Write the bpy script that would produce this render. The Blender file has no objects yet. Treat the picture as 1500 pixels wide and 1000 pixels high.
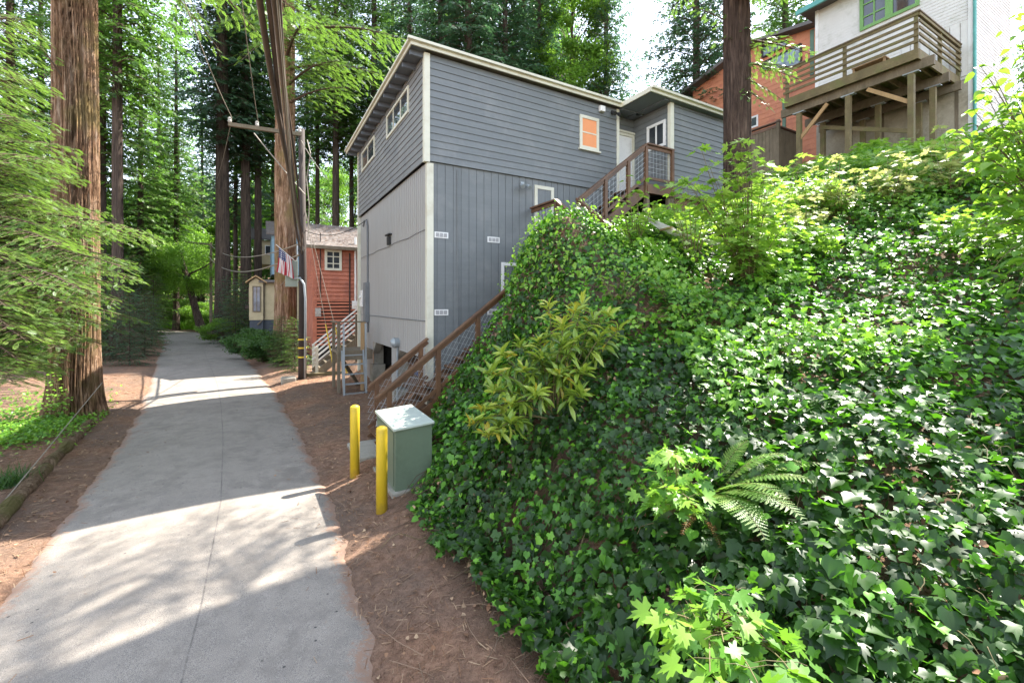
import bpy, math, random
import numpy as np
from mathutils import Vector, Matrix
PI = math.pi
rng = np.random.default_rng(7)
random.seed(7)
scene = bpy.context.scene
COL = scene.collection
FPX, CX, CY, CAMZ = 645.0, 750.0, 445.0, 3.0     # focal length and horizon in photo pixels
SUN = Vector((0.49, 0.442, 0.752)).normalized()

def P(px, py, Y):
    return ((px - CX) / FPX * Y, Y, CAMZ + (CY - py) / FPX * Y)

# ------------------------------------------------------------------ frames
EX = np.array((0.8660, 0.5, 0.0)); EY = np.array((-0.5, 0.8660, 0.0)); EZ = np.array((0, 0, 1.0))
class Frame:
    def __init__(self, x, y, z=0.0):
        self.o = np.array((x, y, z), float)
    def __call__(self, s, t, z):
        return self.o + EX * s + EY * t + EZ * z
    def t_on(self, s, px):              # t where the plane s=const is seen at px
        k = (px - CX) / FPX; a = self.o + EX * s
        return (a[0] - k * a[1]) / (k * EY[1] - EY[0])
    def onplane(self, s, px, py):       # (t, z) on plane s=const seen at pixel
        t = self.t_on(s, px); Y = (self.o + EX * s + EY * t)[1]
        return t, CAMZ + (CY - py) / FPX * Y

# ------------------------------------------------------------------ materials
MATS = {}
def new_mat(name):
    m = bpy.data.materials.new(name); m.use_nodes = True
    nt = m.node_tree; nt.nodes.clear()
    out = nt.nodes.new('ShaderNodeOutputMaterial')
    MATS[name] = m
    return m, nt, out
def nd(nt, kind, ins=None, **props):
    n = nt.nodes.new(kind)
    for k, v in props.items(): setattr(n, k, v)
    if ins:
        for k, v in ins.items():
            if isinstance(v, bpy.types.NodeSocket): nt.links.new(v, n.inputs[k])
            else:
                if isinstance(v, (tuple, list)) and len(v) == 3 and n.inputs[k].type == 'RGBA': v = (*v, 1)
                n.inputs[k].default_value = v
    return n
def ramp(nt, fac, stops, interp='LINEAR'):
    r = nt.nodes.new('ShaderNodeValToRGB'); cr = r.color_ramp; cr.interpolation = interp
    while len(cr.elements) < len(stops): cr.elements.new(0.5)
    for e, (p, c) in zip(cr.elements, stops):
        e.position = p; e.color = (*c, 1) if len(c) == 3 else c
    nt.links.new(fac, r.inputs[0])
    return r.outputs[0]
def coords(nt, scale=(1, 1, 1), kind='Object'):
    tc = nd(nt, 'ShaderNodeTexCoord')
    mp = nd(nt, 'ShaderNodeMapping', {'Vector': tc.outputs[kind], 'Scale': scale})
    return mp.outputs[0]
def noise(nt, vec, scale, detail=4, rough=.55):
    n = nd(nt, 'ShaderNodeTexNoise', {'Vector': vec, 'Scale': scale, 'Detail': detail, 'Roughness': rough})
    return n.outputs['Fac']
def mix(nt, fac, a, b, blend='MIX'):
    n = nt.nodes.new('ShaderNodeMix'); n.data_type = 'RGBA'; n.blend_type = blend
    for i, v in ((0, fac), (6, a), (7, b)):
        if isinstance(v, bpy.types.NodeSocket): nt.links.new(v, n.inputs[i])
        else: n.inputs[i].default_value = (*v, 1) if isinstance(v, (tuple, list)) and len(v) == 3 else v
    return n.outputs[2]
def bump(nt, h, strength=.5, dist=.02):
    return nd(nt, 'ShaderNodeBump', {'Height': h, 'Strength': strength, 'Distance': dist}).outputs[0]

def simple(name, col, rough=.6, var=.15, scale=3, stretch=(1, 1, 1), metal=0, bmp=.15, dirt=None, spec=.5):
    """paint / metal / wood with uneven tone, grain and a little dirt"""
    m, nt, out = new_mat(name)
    v = coords(nt, stretch)
    f = noise(nt, v, scale, 6, .65)
    g = noise(nt, v, scale * 9, 4, .6)
    lo = tuple(c * (1 - var * 1.6) for c in col); hi = tuple(min(1, c * (1 + var)) for c in col)
    c = ramp(nt, f, ((.3, lo), (.7, hi)))
    c = mix(nt, ramp(nt, g, ((.35, (.0,) * 3), (.75, (1,) * 3))), c, tuple(x * (1 - var) for x in col))
    if dirt:
        d = noise(nt, coords(nt), 1.7, 5, .7)
        c = mix(nt, ramp(nt, d, ((.5, (0,) * 3), (.72, (1,) * 3))), c, dirt)
    b = nd(nt, 'ShaderNodeBsdfPrincipled', {'Base Color': c, 'Roughness': rough, 'Metallic': metal,
           'Normal': bump(nt, g, bmp, .004), 'Specular IOR Level': spec})
    nt.links.new(b.outputs[0], out.inputs[0])
    return m

def glass_mat(name, col=(.03, .035, .04), rough=.03):
    m, nt, out = new_mat(name)
    f = noise(nt, coords(nt), 1.5, 3)
    b = nd(nt, 'ShaderNodeBsdfPrincipled', {'Base Color': ramp(nt, f, ((.35, col), (.7, tuple(c * 2.2 for c in col)))), 'Roughness': rough,
           'Specular IOR Level': 1.0, 'Normal': bump(nt, f, .03, .02)})
    nt.links.new(b.outputs[0], out.inputs[0]); return m

def leaf_mat(name, stops, rough=.45, trans=.35, tcol=(.22, .42, .05), spec=.5):
    """stops: colour ramp over the per-leaf tint attribute"""
    m, nt, out = new_mat(name)
    at = nd(nt, 'ShaderNodeAttribute', attribute_name='tint')
    c = ramp(nt, at.outputs['Fac'], stops)
    b = nd(nt, 'ShaderNodeBsdfPrincipled', {'Base Color': c, 'Roughness': rough, 'Specular IOR Level': spec})
    tc = mix(nt, .5, c, tcol)
    t = nd(nt, 'ShaderNodeBsdfTranslucent', {'Color': tc})
    mx = nd(nt, 'ShaderNodeMixShader', {0: trans, 1: b.outputs[0], 2: t.outputs[0]})
    nt.links.new(mx.outputs[0], out.inputs[0]); return m

# ------------------------------------------------------------------ objects
def tag(o, label=None, cat=None, group=None, kind=None):
    if label: o['label'] = label
    if cat: o['category'] = cat
    if group: o['group'] = group
    if kind: o['kind'] = kind
    return o
def thing(name, loc, label, cat, group=None):
    o = bpy.data.objects.new(name, None); COL.objects.link(o)
    o.empty_display_size = .2
    o.location = tuple(float(v) for v in loc)
    return tag(o, label, cat, group)
def wloc(o):
    v = np.zeros(3)
    while o is not None:
        v += np.array(o.location); o = o.parent
    return v
def link_mesh(name, me, mat, parent=None, loc=None):
    o = bpy.data.objects.new(name, me); COL.objects.link(o)
    if mat is not None and len(me.materials) == 0:
        for mm in (mat if isinstance(mat, (list, tuple)) else [mat]): me.materials.append(mm)
    if parent is not None: o.parent = parent
    if loc is not None: o.location = loc
    return o
def copy_tree(o, parent=None):
    c = o.copy(); COL.objects.link(c)
    if parent is not None: c.parent = parent
    for ch in list(o.children): copy_tree(ch, c)
    return c

def np_mesh(name, V, tris=None, quads=None, tint=None, smooth=False, midx=None):
    me = bpy.data.meshes.new(name)
    V = np.asarray(V, np.float32)
    me.vertices.add(len(V)); me.vertices.foreach_set('co', V.ravel())
    parts = []; tot = []
    if tris is not None and len(tris): parts.append(np.asarray(tris, np.int32).ravel()); tot.append(np.full(len(tris), 3, np.int32))
    if quads is not None and len(quads): parts.append(np.asarray(quads, np.int32).ravel()); tot.append(np.full(len(quads), 4, np.int32))
    L = np.concatenate(parts); T = np.concatenate(tot)
    S = np.concatenate(([0], np.cumsum(T)[:-1])).astype(np.int32)
    me.loops.add(len(L)); me.loops.foreach_set('vertex_index', L)
    me.polygons.add(len(T)); me.polygons.foreach_set('loop_start', S); me.polygons.foreach_set('loop_total', T)
    if smooth: me.polygons.foreach_set('use_smooth', np.ones(len(T), bool))
    if midx is not None: me.polygons.foreach_set('material_index', np.asarray(midx, np.int32))
    me.update(calc_edges=True)
    if tint is not None:
        a = me.attributes.new('tint', 'FLOAT', 'POINT'); a.data.foreach_set('value', np.asarray(tint, np.float32))
    return me

class MB:
    """collects shapes in world space; build() links ONE mesh object"""
    def __init__(self): self.v = []; self.f = []
    def add(self, vs, fs):
        b = len(self.v); self.v += [tuple(map(float, p)) for p in vs]; self.f += [tuple(i + b for i in f) for f in fs]
        return self
    def hexa(self, p):          # 8 points: bottom 4 ccw, top 4 ccw
        return self.add(p, [(3, 2, 1, 0), (4, 5, 6, 7), (0, 1, 5, 4), (1, 2, 6, 5), (2, 3, 7, 6), (3, 0, 4, 7)])
    def fbox(self, F, s0, s1, t0, t1, z0, z1):
        if s0 > s1: s0, s1 = s1, s0
        if t0 > t1: t0, t1 = t1, t0
        if z0 > z1: z0, z1 = z1, z0
        return self.hexa([F(s0, t0, z0), F(s1, t0, z0), F(s1, t1, z0), F(s0, t1, z0), F(s0, t0, z1), F(s1, t0, z1), F(s1, t1, z1), F(s0, t1, z1)])
    def beam(self, a, b, w, h, up=(0, 0, 1)):
        a = Vector(a); b = Vector(b); d = (b - a).normalized(); u = Vector(up)
        if abs(d.dot(u)) > .98: u = Vector(EX)
        sd = d.cross(u).normalized() * (w / 2); u = sd.cross(d).normalized() * (h / 2)
        return self.hexa([a - sd - u, a + sd - u, b + sd - u, b - sd - u, a - sd + u, a + sd + u, b + sd + u, b - sd + u])
    def tube(self, pts, r, n=6, cap=True):
        pts = [Vector(p) for p in pts]
        rs = r if isinstance(r, (list, tuple)) else [r] * len(pts)
        vs = []; fs = []; prev = None
        for i, p in enumerate(pts):
            d = (pts[min(i + 1, len(pts) - 1)] - pts[max(i - 1, 0)]).normalized()
            ref = Vector((0, 0, 1)) if abs(d.z) < .95 else Vector((1, 0, 0))
            if prev is None: a = d.cross(ref).normalized()
            else: a = (prev - d * prev.dot(d)).normalized()
            prev = a; b = d.cross(a)
            for k in range(n):
                q = 2 * PI * k / n
                vs.append(p + (a * math.cos(q) + b * math.sin(q)) * rs[i])
        for i in range(len(pts) - 1):
            for k in range(n):
                k2 = (k + 1) % n
                fs.append((i * n + k, i * n + k2, (i + 1) * n + k2, (i + 1) * n + k))
        if cap:
            fs.append(tuple(range(n - 1, -1, -1))); fs.append(tuple((len(pts) - 1) * n + k for k in range(n)))
        return self.add(vs, fs)
    def poly(self, pts, n, th):     # polygon slab: pts outline, extruded along n*th
        k = len(pts); n = np.array(n, float) * th
        a = [np.array(p, float) for p in pts]; b = [p + n for p in a]
        fs = [tuple(range(k - 1, -1, -1)), tuple(range(k, 2 * k))] + [(i, (i + 1) % k, k + (i + 1) % k, k + i) for i in range(k)]
        return self.add(a + b, fs)
    def build(self, name, mat, parent=None, smooth=False, bevel=0):
        o0 = wloc(parent) if parent is not None else np.mean(np.array(self.v), 0) * np.array((1, 1, 0)) + np.array((0, 0, min(p[2] for p in self.v)))
        V = np.array(self.v) - o0
        me = bpy.data.meshes.new(name); me.from_pydata([tuple(x) for x in V], [], self.f); me.update()
        if smooth: me.polygons.foreach_set('use_smooth', [True] * len(me.polygons))
        o = link_mesh(name, me, mat, parent)
        if parent is None: o.location = tuple(o0)
        if bevel:
            b = o.modifiers.new('bevel', 'BEVEL'); b.width = bevel; b.segments = 2; b.limit_method = 'ANGLE'; b.angle_limit = .6
        return o

# ------------------------------------------------------------------ numpy noise
def _h(ix, iy, s):
    n = (ix * 374761393 + iy * 668265263 + s * 2147483647) & 0xffffffff
    n = ((n ^ (n >> 13)) * 1274126177) & 0xffffffff
    return ((n ^ (n >> 16)) & 0xffff) / 65535.0
def vnoise(x, y, s=0):
    x = np.asarray(x, float); y = np.asarray(y, float)
    ix = np.floor(x).astype(np.int64); iy = np.floor(y).astype(np.int64)
    fx = x - ix; fy = y - iy; fx = fx * fx * (3 - 2 * fx); fy = fy * fy * (3 - 2 * fy)
    a = _h(ix, iy, s); b = _h(ix + 1, iy, s); c = _h(ix, iy + 1, s); d = _h(ix + 1, iy + 1, s)
    return (a + (b - a) * fx) * (1 - fy) + (c + (d - c) * fx) * fy
def fbm(x, y, s=0, o=4):
    r = 0; a = .5; t = 0
    for i in range(o):
        r = r + a * vnoise(np.asarray(x) * 2 ** i, np.asarray(y) * 2 ** i, s + i * 17); t += a; a *= .5
    return r / t
def sstep(a, b, x):
    u = np.clip((x - a) / (b - a), 0, 1); return u * u * (3 - 2 * u)

# ------------------------------------------------------------------ leaf templates (x = tip direction, z = normal)
def fan(outline, fold=.0, curl=.0):
    o = np.array(outline, float)
    V = np.vstack(([[o[:, 0].mean() * .6, 0, 0]], np.column_stack((o, np.zeros(len(o))))))
    V[:, 2] = fold * np.abs(V[:, 1]) - curl * V[:, 0] ** 2
    n = len(o)
    T = np.array([(0, 1 + i, 1 + (i + 1) % n) for i in range(n)])
    return V, T
def polar(rs):      # list of (deg, r)
    return [(r * math.cos(math.radians(a)), r * math.sin(math.radians(a))) for a, r in rs]
def lobes(half):    # mirrored outline from 0..180
    return polar(half + [(360 - a, r) for a, r in reversed(half) if 0 < a < 180])
IVY = fan(lobes([(0, .62), (22, .36), (48, .52), (78, .33), (112, .42), (150, .36), (180, .16)]), .28, .22)
IVY_B = fan(lobes([(0, .60), (30, .42), (62, .46), (100, .40), (140, .36), (180, .2)]), .3, .25)
IVY_C = fan(lobes([(0, .70), (16, .34), (40, .56), (66, .26), (100, .46), (140, .30), (180, .14)]), -.15, .35)
IVY_LO = fan(lobes([(0, .58), (45, .42), (110, .40), (180, .2)]), .28, .2)
MAPLE = fan(lobes([(0, .78), (8, .5), (17, .56), (27, .28), (38, .55), (47, .68), (55, .5), (66, .52), (80, .27), (98, .48), (108, .5), (120, .34), (150, .3), (180, .08)]), .16, .18)
OVATE = fan(lobes([(0, .66), (18, .48), (45, .38), (85, .33), (130, .34), (180, .3)]), .3, .3)
LONG = fan([(-.5, 0), (-.2, .1), (.1, .14), (.35, .1), (.62, 0), (.35, -.1), (.1, -.14), (-.2, -.1)], .5, .35)
def strip(parts):   # list of (V,T) joined
    V = []; T = []; b = 0
    for v, t in parts: V.append(v); T.append(t + b); b += len(v)
    return np.vstack(V), np.vstack(T)
def needle(x, side, ang, L, w, dz=0.0):
    a = math.radians(ang) * side; d = np.array((math.cos(a), math.sin(a), dz)); n = np.array((-d[1], d[0], 0))
    b = np.array((x, 0, 0)); m = b + d * L * .55
    V = np.array([b, m + n * w, b + d * L, m - n * w]); return V, np.array([(0, 1, 2), (0, 2, 3)])
def frond(n, L=.62, w=.05, ang=52, tip=True):
    ps = []
    for i in range(n):
        x = -.45 + .9 * i / n; l = L * (.45 + .55 * math.sin(PI * min(1, (i + 1.2) / n) ** .8)) * .62
        for s in (-1, 1): ps.append(needle(x + .03 * s, s, ang - 14 * i / n, l, w, -.1))
    ps.append(needle(-.5, 1, 0, 1.1, w * .5))
    return strip(ps)
FROND = frond(11, .62, .024)
FROND_M = frond(5, .60, .062)
FROND_LO = frond(2, .85, .15, 42)
FERN = strip([needle(-.5 + .98 * i / 16, s, 68, .26 * (1 - (i / 17) ** 1.6) + .03, .028) for i in range(17) for s in (-1, 1)] + [needle(-.55, 1, 0, 1.1, .01)])
GRASS = strip([needle(0, 1, a, 1, .05) for a in (0,)])

def scatter(name, tmpl, pos, X, N, scale, tint, parent=None, mat=None, extra=None):
    """merge N copies of a leaf template into one mesh; X tip directions, N normals"""
    V, T = tmpl; n = len(pos)
    pos = np.asarray(pos, float); X = np.asarray(X, float); N = np.asarray(N, float)
    X = X / (np.linalg.norm(X, axis=1, keepdims=True) + 1e-9)
    N = N - X * np.sum(N * X, 1, keepdims=True); N /= (np.linalg.norm(N, axis=1, keepdims=True) + 1e-9)
    Y = np.cross(N, X)
    R = np.stack((X, Y, N), 1)                      # n,3,3 rows are axes
    sc = np.broadcast_to(np.asarray(scale, float), (n,))
    W = np.einsum('vk,nkj->nvj', V, R) * sc[:, None, None] + pos[:, None, :]
    W = W.reshape(-1, 3)
    F = (T[None] + (np.arange(n) * len(V))[:, None, None]).reshape(-1, 3)
    ti = np.repeat(np.broadcast_to(tint, (n,)), len(V))
    if extra:
        ws = [W]; fs = [F]; ts = [ti]; b = len(W)
        for (w, f, t) in extra: ws.append(w); fs.append(f + b); ts.append(t); b += len(w)
        W = np.vstack(ws); F = np.vstack(fs); ti = np.concatenate(ts)
    if name is None: return W, F, ti
    org = wloc(parent) if parent is not None else np.zeros(3)
    me = np_mesh(name, W - org, tris=F, tint=ti)
    return link_mesh(name, me, mat, parent)
def rnd_dirs(n):
    v = rng.normal(size=(n, 3)); return v / np.linalg.norm(v, axis=1, keepdims=True)
SKY_STRENGTH = 0.15; SUN_STRENGTH = 3.9; EXPOSURE = 2.3
def SHADE_BR(x, y):
    out = []
    for k in range(64):            # unseen upper crown, shaped to cast shade on bank and lower road
        h = rng.uniform(11.3, 18.5); a = math.radians(-48 + rng.uniform(-55, 55)); L = rng.uniform(1.3, 3.4)
        out.append((np.array((x, y, h)), np.array((x + math.cos(a) * L, y + math.sin(a) * L, h - .12 * L)), .25))
    for k in range(22):  # more branches added to deepen the shade on the lower road
        h = rng.uniform(12.9, 15.0); a = math.radians(-48 + rng.uniform(-50, 50)); L = rng.uniform(1.2, 3.0)
        out.append((np.array((x, y, h)), np.array((x + math.cos(a) * L, y + math.sin(a) * L, h - .12 * L)), .25))
    for k in range(16):
        h = rng.uniform(12.5, 22); a = rng.uniform(0, 6.28); L = rng.uniform(.5, .9)
        out.append((np.array((x, y, h)), np.array((x + math.cos(a) * L, y + math.sin(a) * L, h - .12 * L)), .25))
    for a, h, L in ((118, 12.6, 2.4), (140, 13.2, 2.9), (128, 13.9, 2.6), (150, 14.6, 2.4), (108, 13.4, 2.0), (134, 14.9, 3.0), (124, 15.6, 2.6), (146, 15.9, 2.8)):  # a few branches added to dapple the sunlit strip of road
        a = math.radians(a); out.append((np.array((x, y, h)), np.array((x + math.cos(a) * L, y + math.sin(a) * L, h - .12 * L)), .25))
    return out
# ================================================================== camera, light
cam = bpy.data.cameras.new('camera'); cam.lens = 36 * FPX / 1500; cam.sensor_width = 36
cam.shift_y = -(500 - CY) / 1500; cam.clip_end = 3000; cam.clip_start = .05
co = bpy.data.objects.new('camera', cam); COL.objects.link(co)
co.location = (0, 0, CAMZ); co.rotation_euler = (PI / 2, 0, 0); scene.camera = co

w = bpy.data.worlds.new('World'); scene.world = w; w.use_nodes = True
wn = w.node_tree; wn.nodes.clear()
sky = wn.nodes.new('ShaderNodeTexSky'); sky.sky_type = 'NISHITA'; sky.sun_disc = False
elev = math.asin(SUN.z); az = math.atan2(SUN.x, SUN.y)
sky.sun_elevation = elev; sky.sun_rotation = az; sky.air_density = 1.0; sky.dust_density = .3; sky.ozone_density = 1.0
bg = wn.nodes.new('ShaderNodeBackground'); bg.inputs[1].default_value = SKY_STRENGTH
wo = wn.nodes.new('ShaderNodeOutputWorld'); hs = wn.nodes.new('ShaderNodeHueSaturation'); hs.inputs['Saturation'].default_value = .50; wn.links.new(sky.outputs[0], hs.inputs['Color']); wn.links.new(hs.outputs[0], bg.inputs[0]); wn.links.new(bg.outputs[0], wo.inputs[0])
sl = bpy.data.lights.new('sun', 'SUN'); sl.energy = SUN_STRENGTH; sl.angle = math.radians(.5); sl.color = (1, .94, .84)
so = bpy.data.objects.new('sun', sl); COL.objects.link(so); so.rotation_euler = SUN.to_track_quat('Z', 'Y').to_euler(); so.location = (20, 20, 40)
vs = scene.view_settings; scene.display_settings.display_device = 'sRGB'
vs.view_transform = 'Standard'; vs.look = 'None'; vs.gamma = 1; vs.use_curve_mapping = False; vs.exposure = EXPOSURE
cy = scene.cycles
cy.max_bounces = 7; cy.diffuse_bounces = 4; cy.glossy_bounces = 2; cy.transmission_bounces = 4; cy.transparent_max_bounces = 4
cy.caustics_reflective = False; cy.caustics_refractive = False
cy.use_denoising = True; cy.sample_clamp_indirect = 4
scene.render.film_transparent = False

# ================================================================== setting materials
def duff_mat():
    m, nt, out = new_mat('forest_floor')
    v = coords(nt)
    big = noise(nt, v, .6, 5); f = noise(nt, v, 9, 8, .75); g = noise(nt, v, 70, 4, .7)
    sv = nd(nt, 'ShaderNodeTexVoronoi', {'Vector': coords(nt, (60, 18, 30)), 'Scale': 1.0})
    c = ramp(nt, f, ((.28, (.085, .050, .034)), (.5, (.27, .150, .095)), (.72, (.45, .275, .18))))
    c = mix(nt, ramp(nt, big, ((.38, (0,) * 3), (.62, (1,) * 3))), c, mix(nt, f, (.085, .058, .044), (.24, .17, .13)))
    c = mix(nt, ramp(nt, g, ((.55, (0,) * 3), (.7, (.8,) * 3))), c, (.36, .25, .17))
    c = mix(nt, ramp(nt, sv.outputs['Distance'], ((.1, (.6,) * 3), (.3, (0,) * 3))), c, (.06, .035, .022))
    h = nd(nt, 'ShaderNodeMath', {0: f, 1: g}, operation='ADD').outputs[0]
    b = nd(nt, 'ShaderNodeBsdfPrincipled', {'Base Color': c, 'Roughness': .95, 'Normal': bump(nt, h, .9, .03), 'Specular IOR Level': .2})
    nt.links.new(b.outputs[0], out.inputs[0]); return m
M_DUFF = duff_mat()

def asphalt_mat():
    m, nt, out = new_mat('worn_asphalt')
    v = coords(nt)
    big = noise(nt, v, .45, 5, .6); mid = noise(nt, v, 3.2, 6, .7); g = noise(nt, v, 210, 2, .5)
    st = noise(nt, coords(nt, (1, 1, 1)), 1.1, 8, .8)
    c = ramp(nt, big, ((.3, (.265, .230, .193)), (.7, (.34, .298, .252))))
    c = mix(nt, ramp(nt, mid, ((.36, (.95,) * 3), (.58, (0,) * 3))), c, (.235, .205, .175))
    c = mix(nt, ramp(nt, g, ((.36, (1,) * 3), (.47, (0,) * 3))), c, (.10, .098, .095))
    c = mix(nt, ramp(nt, g, ((.58, (0,) * 3), (.68, (.7,) * 3))), c, (.42, .40, .38))
    c = mix(nt, ramp(nt, st, ((.50, (0,) * 3), (.60, (.55,) * 3))), c, (.17, .15, .13))
    # centre seam and tar spots (attribute u runs across the road, uv in metres)
    at = nd(nt, 'ShaderNodeAttribute', attribute_name='seam')
    wob = nd(nt, 'ShaderNodeMath', {0: noise(nt, v, 1.5, 6, .7), 1: .5}, operation='SUBTRACT').outputs[0]
    d = nd(nt, 'ShaderNodeMath', {0: wob, 1: .014, 2: at.outputs['Fac']}, operation='MULTIPLY_ADD').outputs[0]
    ab = nd(nt, 'ShaderNodeMath', {0: d}, operation='ABSOLUTE').outputs[0]
    brk = ramp(nt, noise(nt, v, 2.6, 5, .8), ((.4, (.15,) * 3), (.6, (1,) * 3)))
    line = ramp(nt, ab, ((.003, (.8,) * 3), (.011, (0,) * 3)))
    c = mix(nt, mix(nt, 1.0, line, brk, 'MULTIPLY'), c, (.075, .070, .066))
    vo = nd(nt, 'ShaderNodeTexVoronoi', {'Vector': v, 'Scale': 3.4, 'Randomness': 1.0}, voronoi_dimensions='2D')
    sp = ramp(nt, vo.outputs['Distance'], ((.030, (1,) * 3), (.050, (0,) * 3)))
    spm = mix(nt, 1.0, sp, ramp(nt, noise(nt, v, .9, 3), ((.54, (0,) * 3), (.58, (1,) * 3))), 'MULTIPLY')
    c = mix(nt, spm, c, (.07, .066, .062))
    # duff dust at the edges
    e = nd(nt, 'ShaderNodeAttribute', attribute_name='edge')
    en = nd(nt, 'ShaderNodeMath', {0: mid, 1: .9, 2: e.outputs['Fac']}, operation='MULTIPLY_ADD').outputs[0]
    en = nd(nt, 'ShaderNodeMath', {0: noise(nt, v, 22, 4, .8), 1: 1.1, 2: en}, operation='MULTIPLY_ADD').outputs[0]
    c = mix(nt, ramp(nt, nd(nt, 'ShaderNodeMath', {0: en, 1: .5}, operation='MULTIPLY').outputs[0], ((.80, (0,) * 3), (.92, (.9,) * 3))), c, (.27, .17, .12))
    h = nd(nt, 'ShaderNodeMath', {0: g, 1: mid}, operation='ADD').outputs[0]
    b = nd(nt, 'ShaderNodeBsdfPrincipled', {'Base Color': c, 'Roughness': .9, 'Normal': bump(nt, h, .35, .008), 'Specular IOR Level': .25})
    nt.links.new(b.outputs[0], out.inputs[0]); return m
M_ROAD = asphalt_mat()

# ================================================================== terrain
RR = np.array([(-4, 4.0), (0, 1.0), (3.49, -1.05), (6.56, -2.64), (9.92, -4.77), (15.5, -8.4), (22, -13.0), (29.8, -18.7), (38, -25.5), (46, -32.8), (52, -41), (55, -52), (57, -80)], float)
RL = np.array([(-4, -.6), (0, -2.7), (4.35, -5.06), (6.56, -6.5), (9.3, -8.3), (12.5, -10.55), (16.8, -13.8), (24, -19.4), (35, -27.9), (42, -34), (47.5, -41), (50.5, -52), (52, -80)], float)
def road_right(y): return np.interp(y, RR[:, 0], RR[:, 1])
def road_left(y): return np.interp(y, RL[:, 0], RL[:, 1])
FOOT = np.array([(4.6, -3.5), (3.2, -1.2), (2.0, .6), (1.0, 2.1), (.2, 3.42), (-.30, 4.16), (-.80, 4.95), (-1.3, 5.8), (-1.48, 6.45), (-1.42, 7.0), (-1.68, 7.7), (-1.78, 8.2), (-1.60, 8.72), (-.5, 9.42), (1.6, 10.6), (3.4, 11.5)], float)
def foot_dist(x, y):
    """signed distance to the bank foot, positive on the hill side"""
    x = np.asarray(x, float); y = np.asarray(y, float); best = np.full(x.shape, 1e9); sg = np.zeros(x.shape)
    for (x0, y0), (x1, y1) in zip(FOOT[:-1], FOOT[1:]):
        dx, dy = x1 - x0, y1 - y0; L2 = dx * dx + dy * dy
        u = np.clip(((x - x0) * dx + (y - y0) * dy) / L2, 0, 1)
        d = np.hypot(x - x0 - u * dx, y - y0 - u * dy)
        c = -(dx * (y - y0) - dy * (x - x0))      # >0 right of travel
        m = d < best - 1e-9; sg = np.where(m, np.sign(c), sg); best = np.where(m, d, best)
    return best * sg
_FW = [(-400, 0), (0, 0), (.3, .04), (.8, .15), (2.6, .2), (4.8, 1.6), (8.3, 4.4), (11.5, 5.5), (16.5, 7.4), (20, 8.0), (30, 11.5), (60, 18), (140, 30), (400, 60)]
_FW = np.array(_FW, float)
def base_z(x, y):
    w_ = (x - np.where(y > 30, np.maximum(road_right(y), -18.8 - (y - 30) * .577), road_right(y))) * .866
    z = np.interp(w_, _FW[:, 0], _FW[:, 1])
    wl = (road_left(y) - x) * .866
    z = z + np.interp(wl, [0, .2, 1.2, 40, 120], [0, .03, .1, .5, 22])
    far = np.clip(y - 58, 0, 60) * .20 * (1 - sstep(-30, 0, x)) + np.clip(-x - 60, 0, 60) * .15
    return z + far
C0 = (-1.99, 10.1)
HF = Frame(*C0)
CTRL = [(2.56, 2.2, 1.1), (1.12, 2.9, .5), (1.32, 3.4, .87), (1.67, 4.3, 1.3), (2.25, 2.9, 1.18), (2.87, 3.7, 1.54), (3.37, 2.9, 1.45), (4.88, 4.2, 2.0),
 (7.56, 6.5, 3.45), (9.8, 11.5, 6.5), (11.6, 10, 6.0), (4.03, 5.2, 2.15), (5.27, 6.8, 2.95), (6.8, 8.8, 4.3), (2.0, 5.2, 1.75), (2.48, 6.4, 2.45),
 (2.95, 7.6, 3.2), (3.33, 8.6, 3.75), (.64, 4.1, .45), (.74, 4.8, 1.0), (.85, 5.5, 1.55), (.99, 6.4, 2.3), (1.18, 7.6, 3.4), (.93, 8.6, 4.5),
 (.64, 8.75, 4.35), (.36, 8.75, 3.45), (.18, 8.55, 2.5), (-.40, 8.5, 1.7), (-.98, 8.4, 1.05), (-1.55, 7.7, .5), (-.53, 6.9, 1.05), (-.43, 5.6, .3), (.33, 7.2, 2.05),
 (2.1, 9.0, 4.1), (3.26, 10, 4.4), (4.5, 12.3, 5.0), (5.3, 11, 5.0), (4.3, 9.2, 4.15), (12.4, 13.5, 7.35), (10.5, 16.5, 7.7), (7.5, 14, 6.3), (8, 5, 2.9), (12, 8, 5.3), (6, 2, 1.7), (9, 2, 2.3), (1.6, .9, .5), (3.5, .5, 1.0), (1.6, 9.3, 4.5)]
CTRL = np.array(CTRL)
def tps_fit(C):
    n = len(C); d = np.hypot(C[:, None, 0] - C[None, :, 0], C[:, None, 1] - C[None, :, 1])
    K = np.where(d > 0, d * d * np.log(d + 1e-12), 0) + np.eye(n) * .02
    Pm = np.column_stack((np.ones(n), C[:, :2])); A = np.block([[K, Pm], [Pm.T, np.zeros((3, 3))]])
    return np.linalg.solve(A, np.concatenate((C[:, 2], np.zeros(3))))
_TW = tps_fit(CTRL)
def tps(x, y):
    sh = x.shape; x = x.ravel(); y = y.ravel()
    d = np.hypot(x[:, None] - CTRL[None, :, 0], y[:, None] - CTRL[None, :, 1])
    r = np.where(d > 0, d * d * np.log(d + 1e-12), 0) @ _TW[:len(CTRL)]
    return (r + _TW[-3] + _TW[-2] * x + _TW[-1] * y).reshape(sh)
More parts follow.
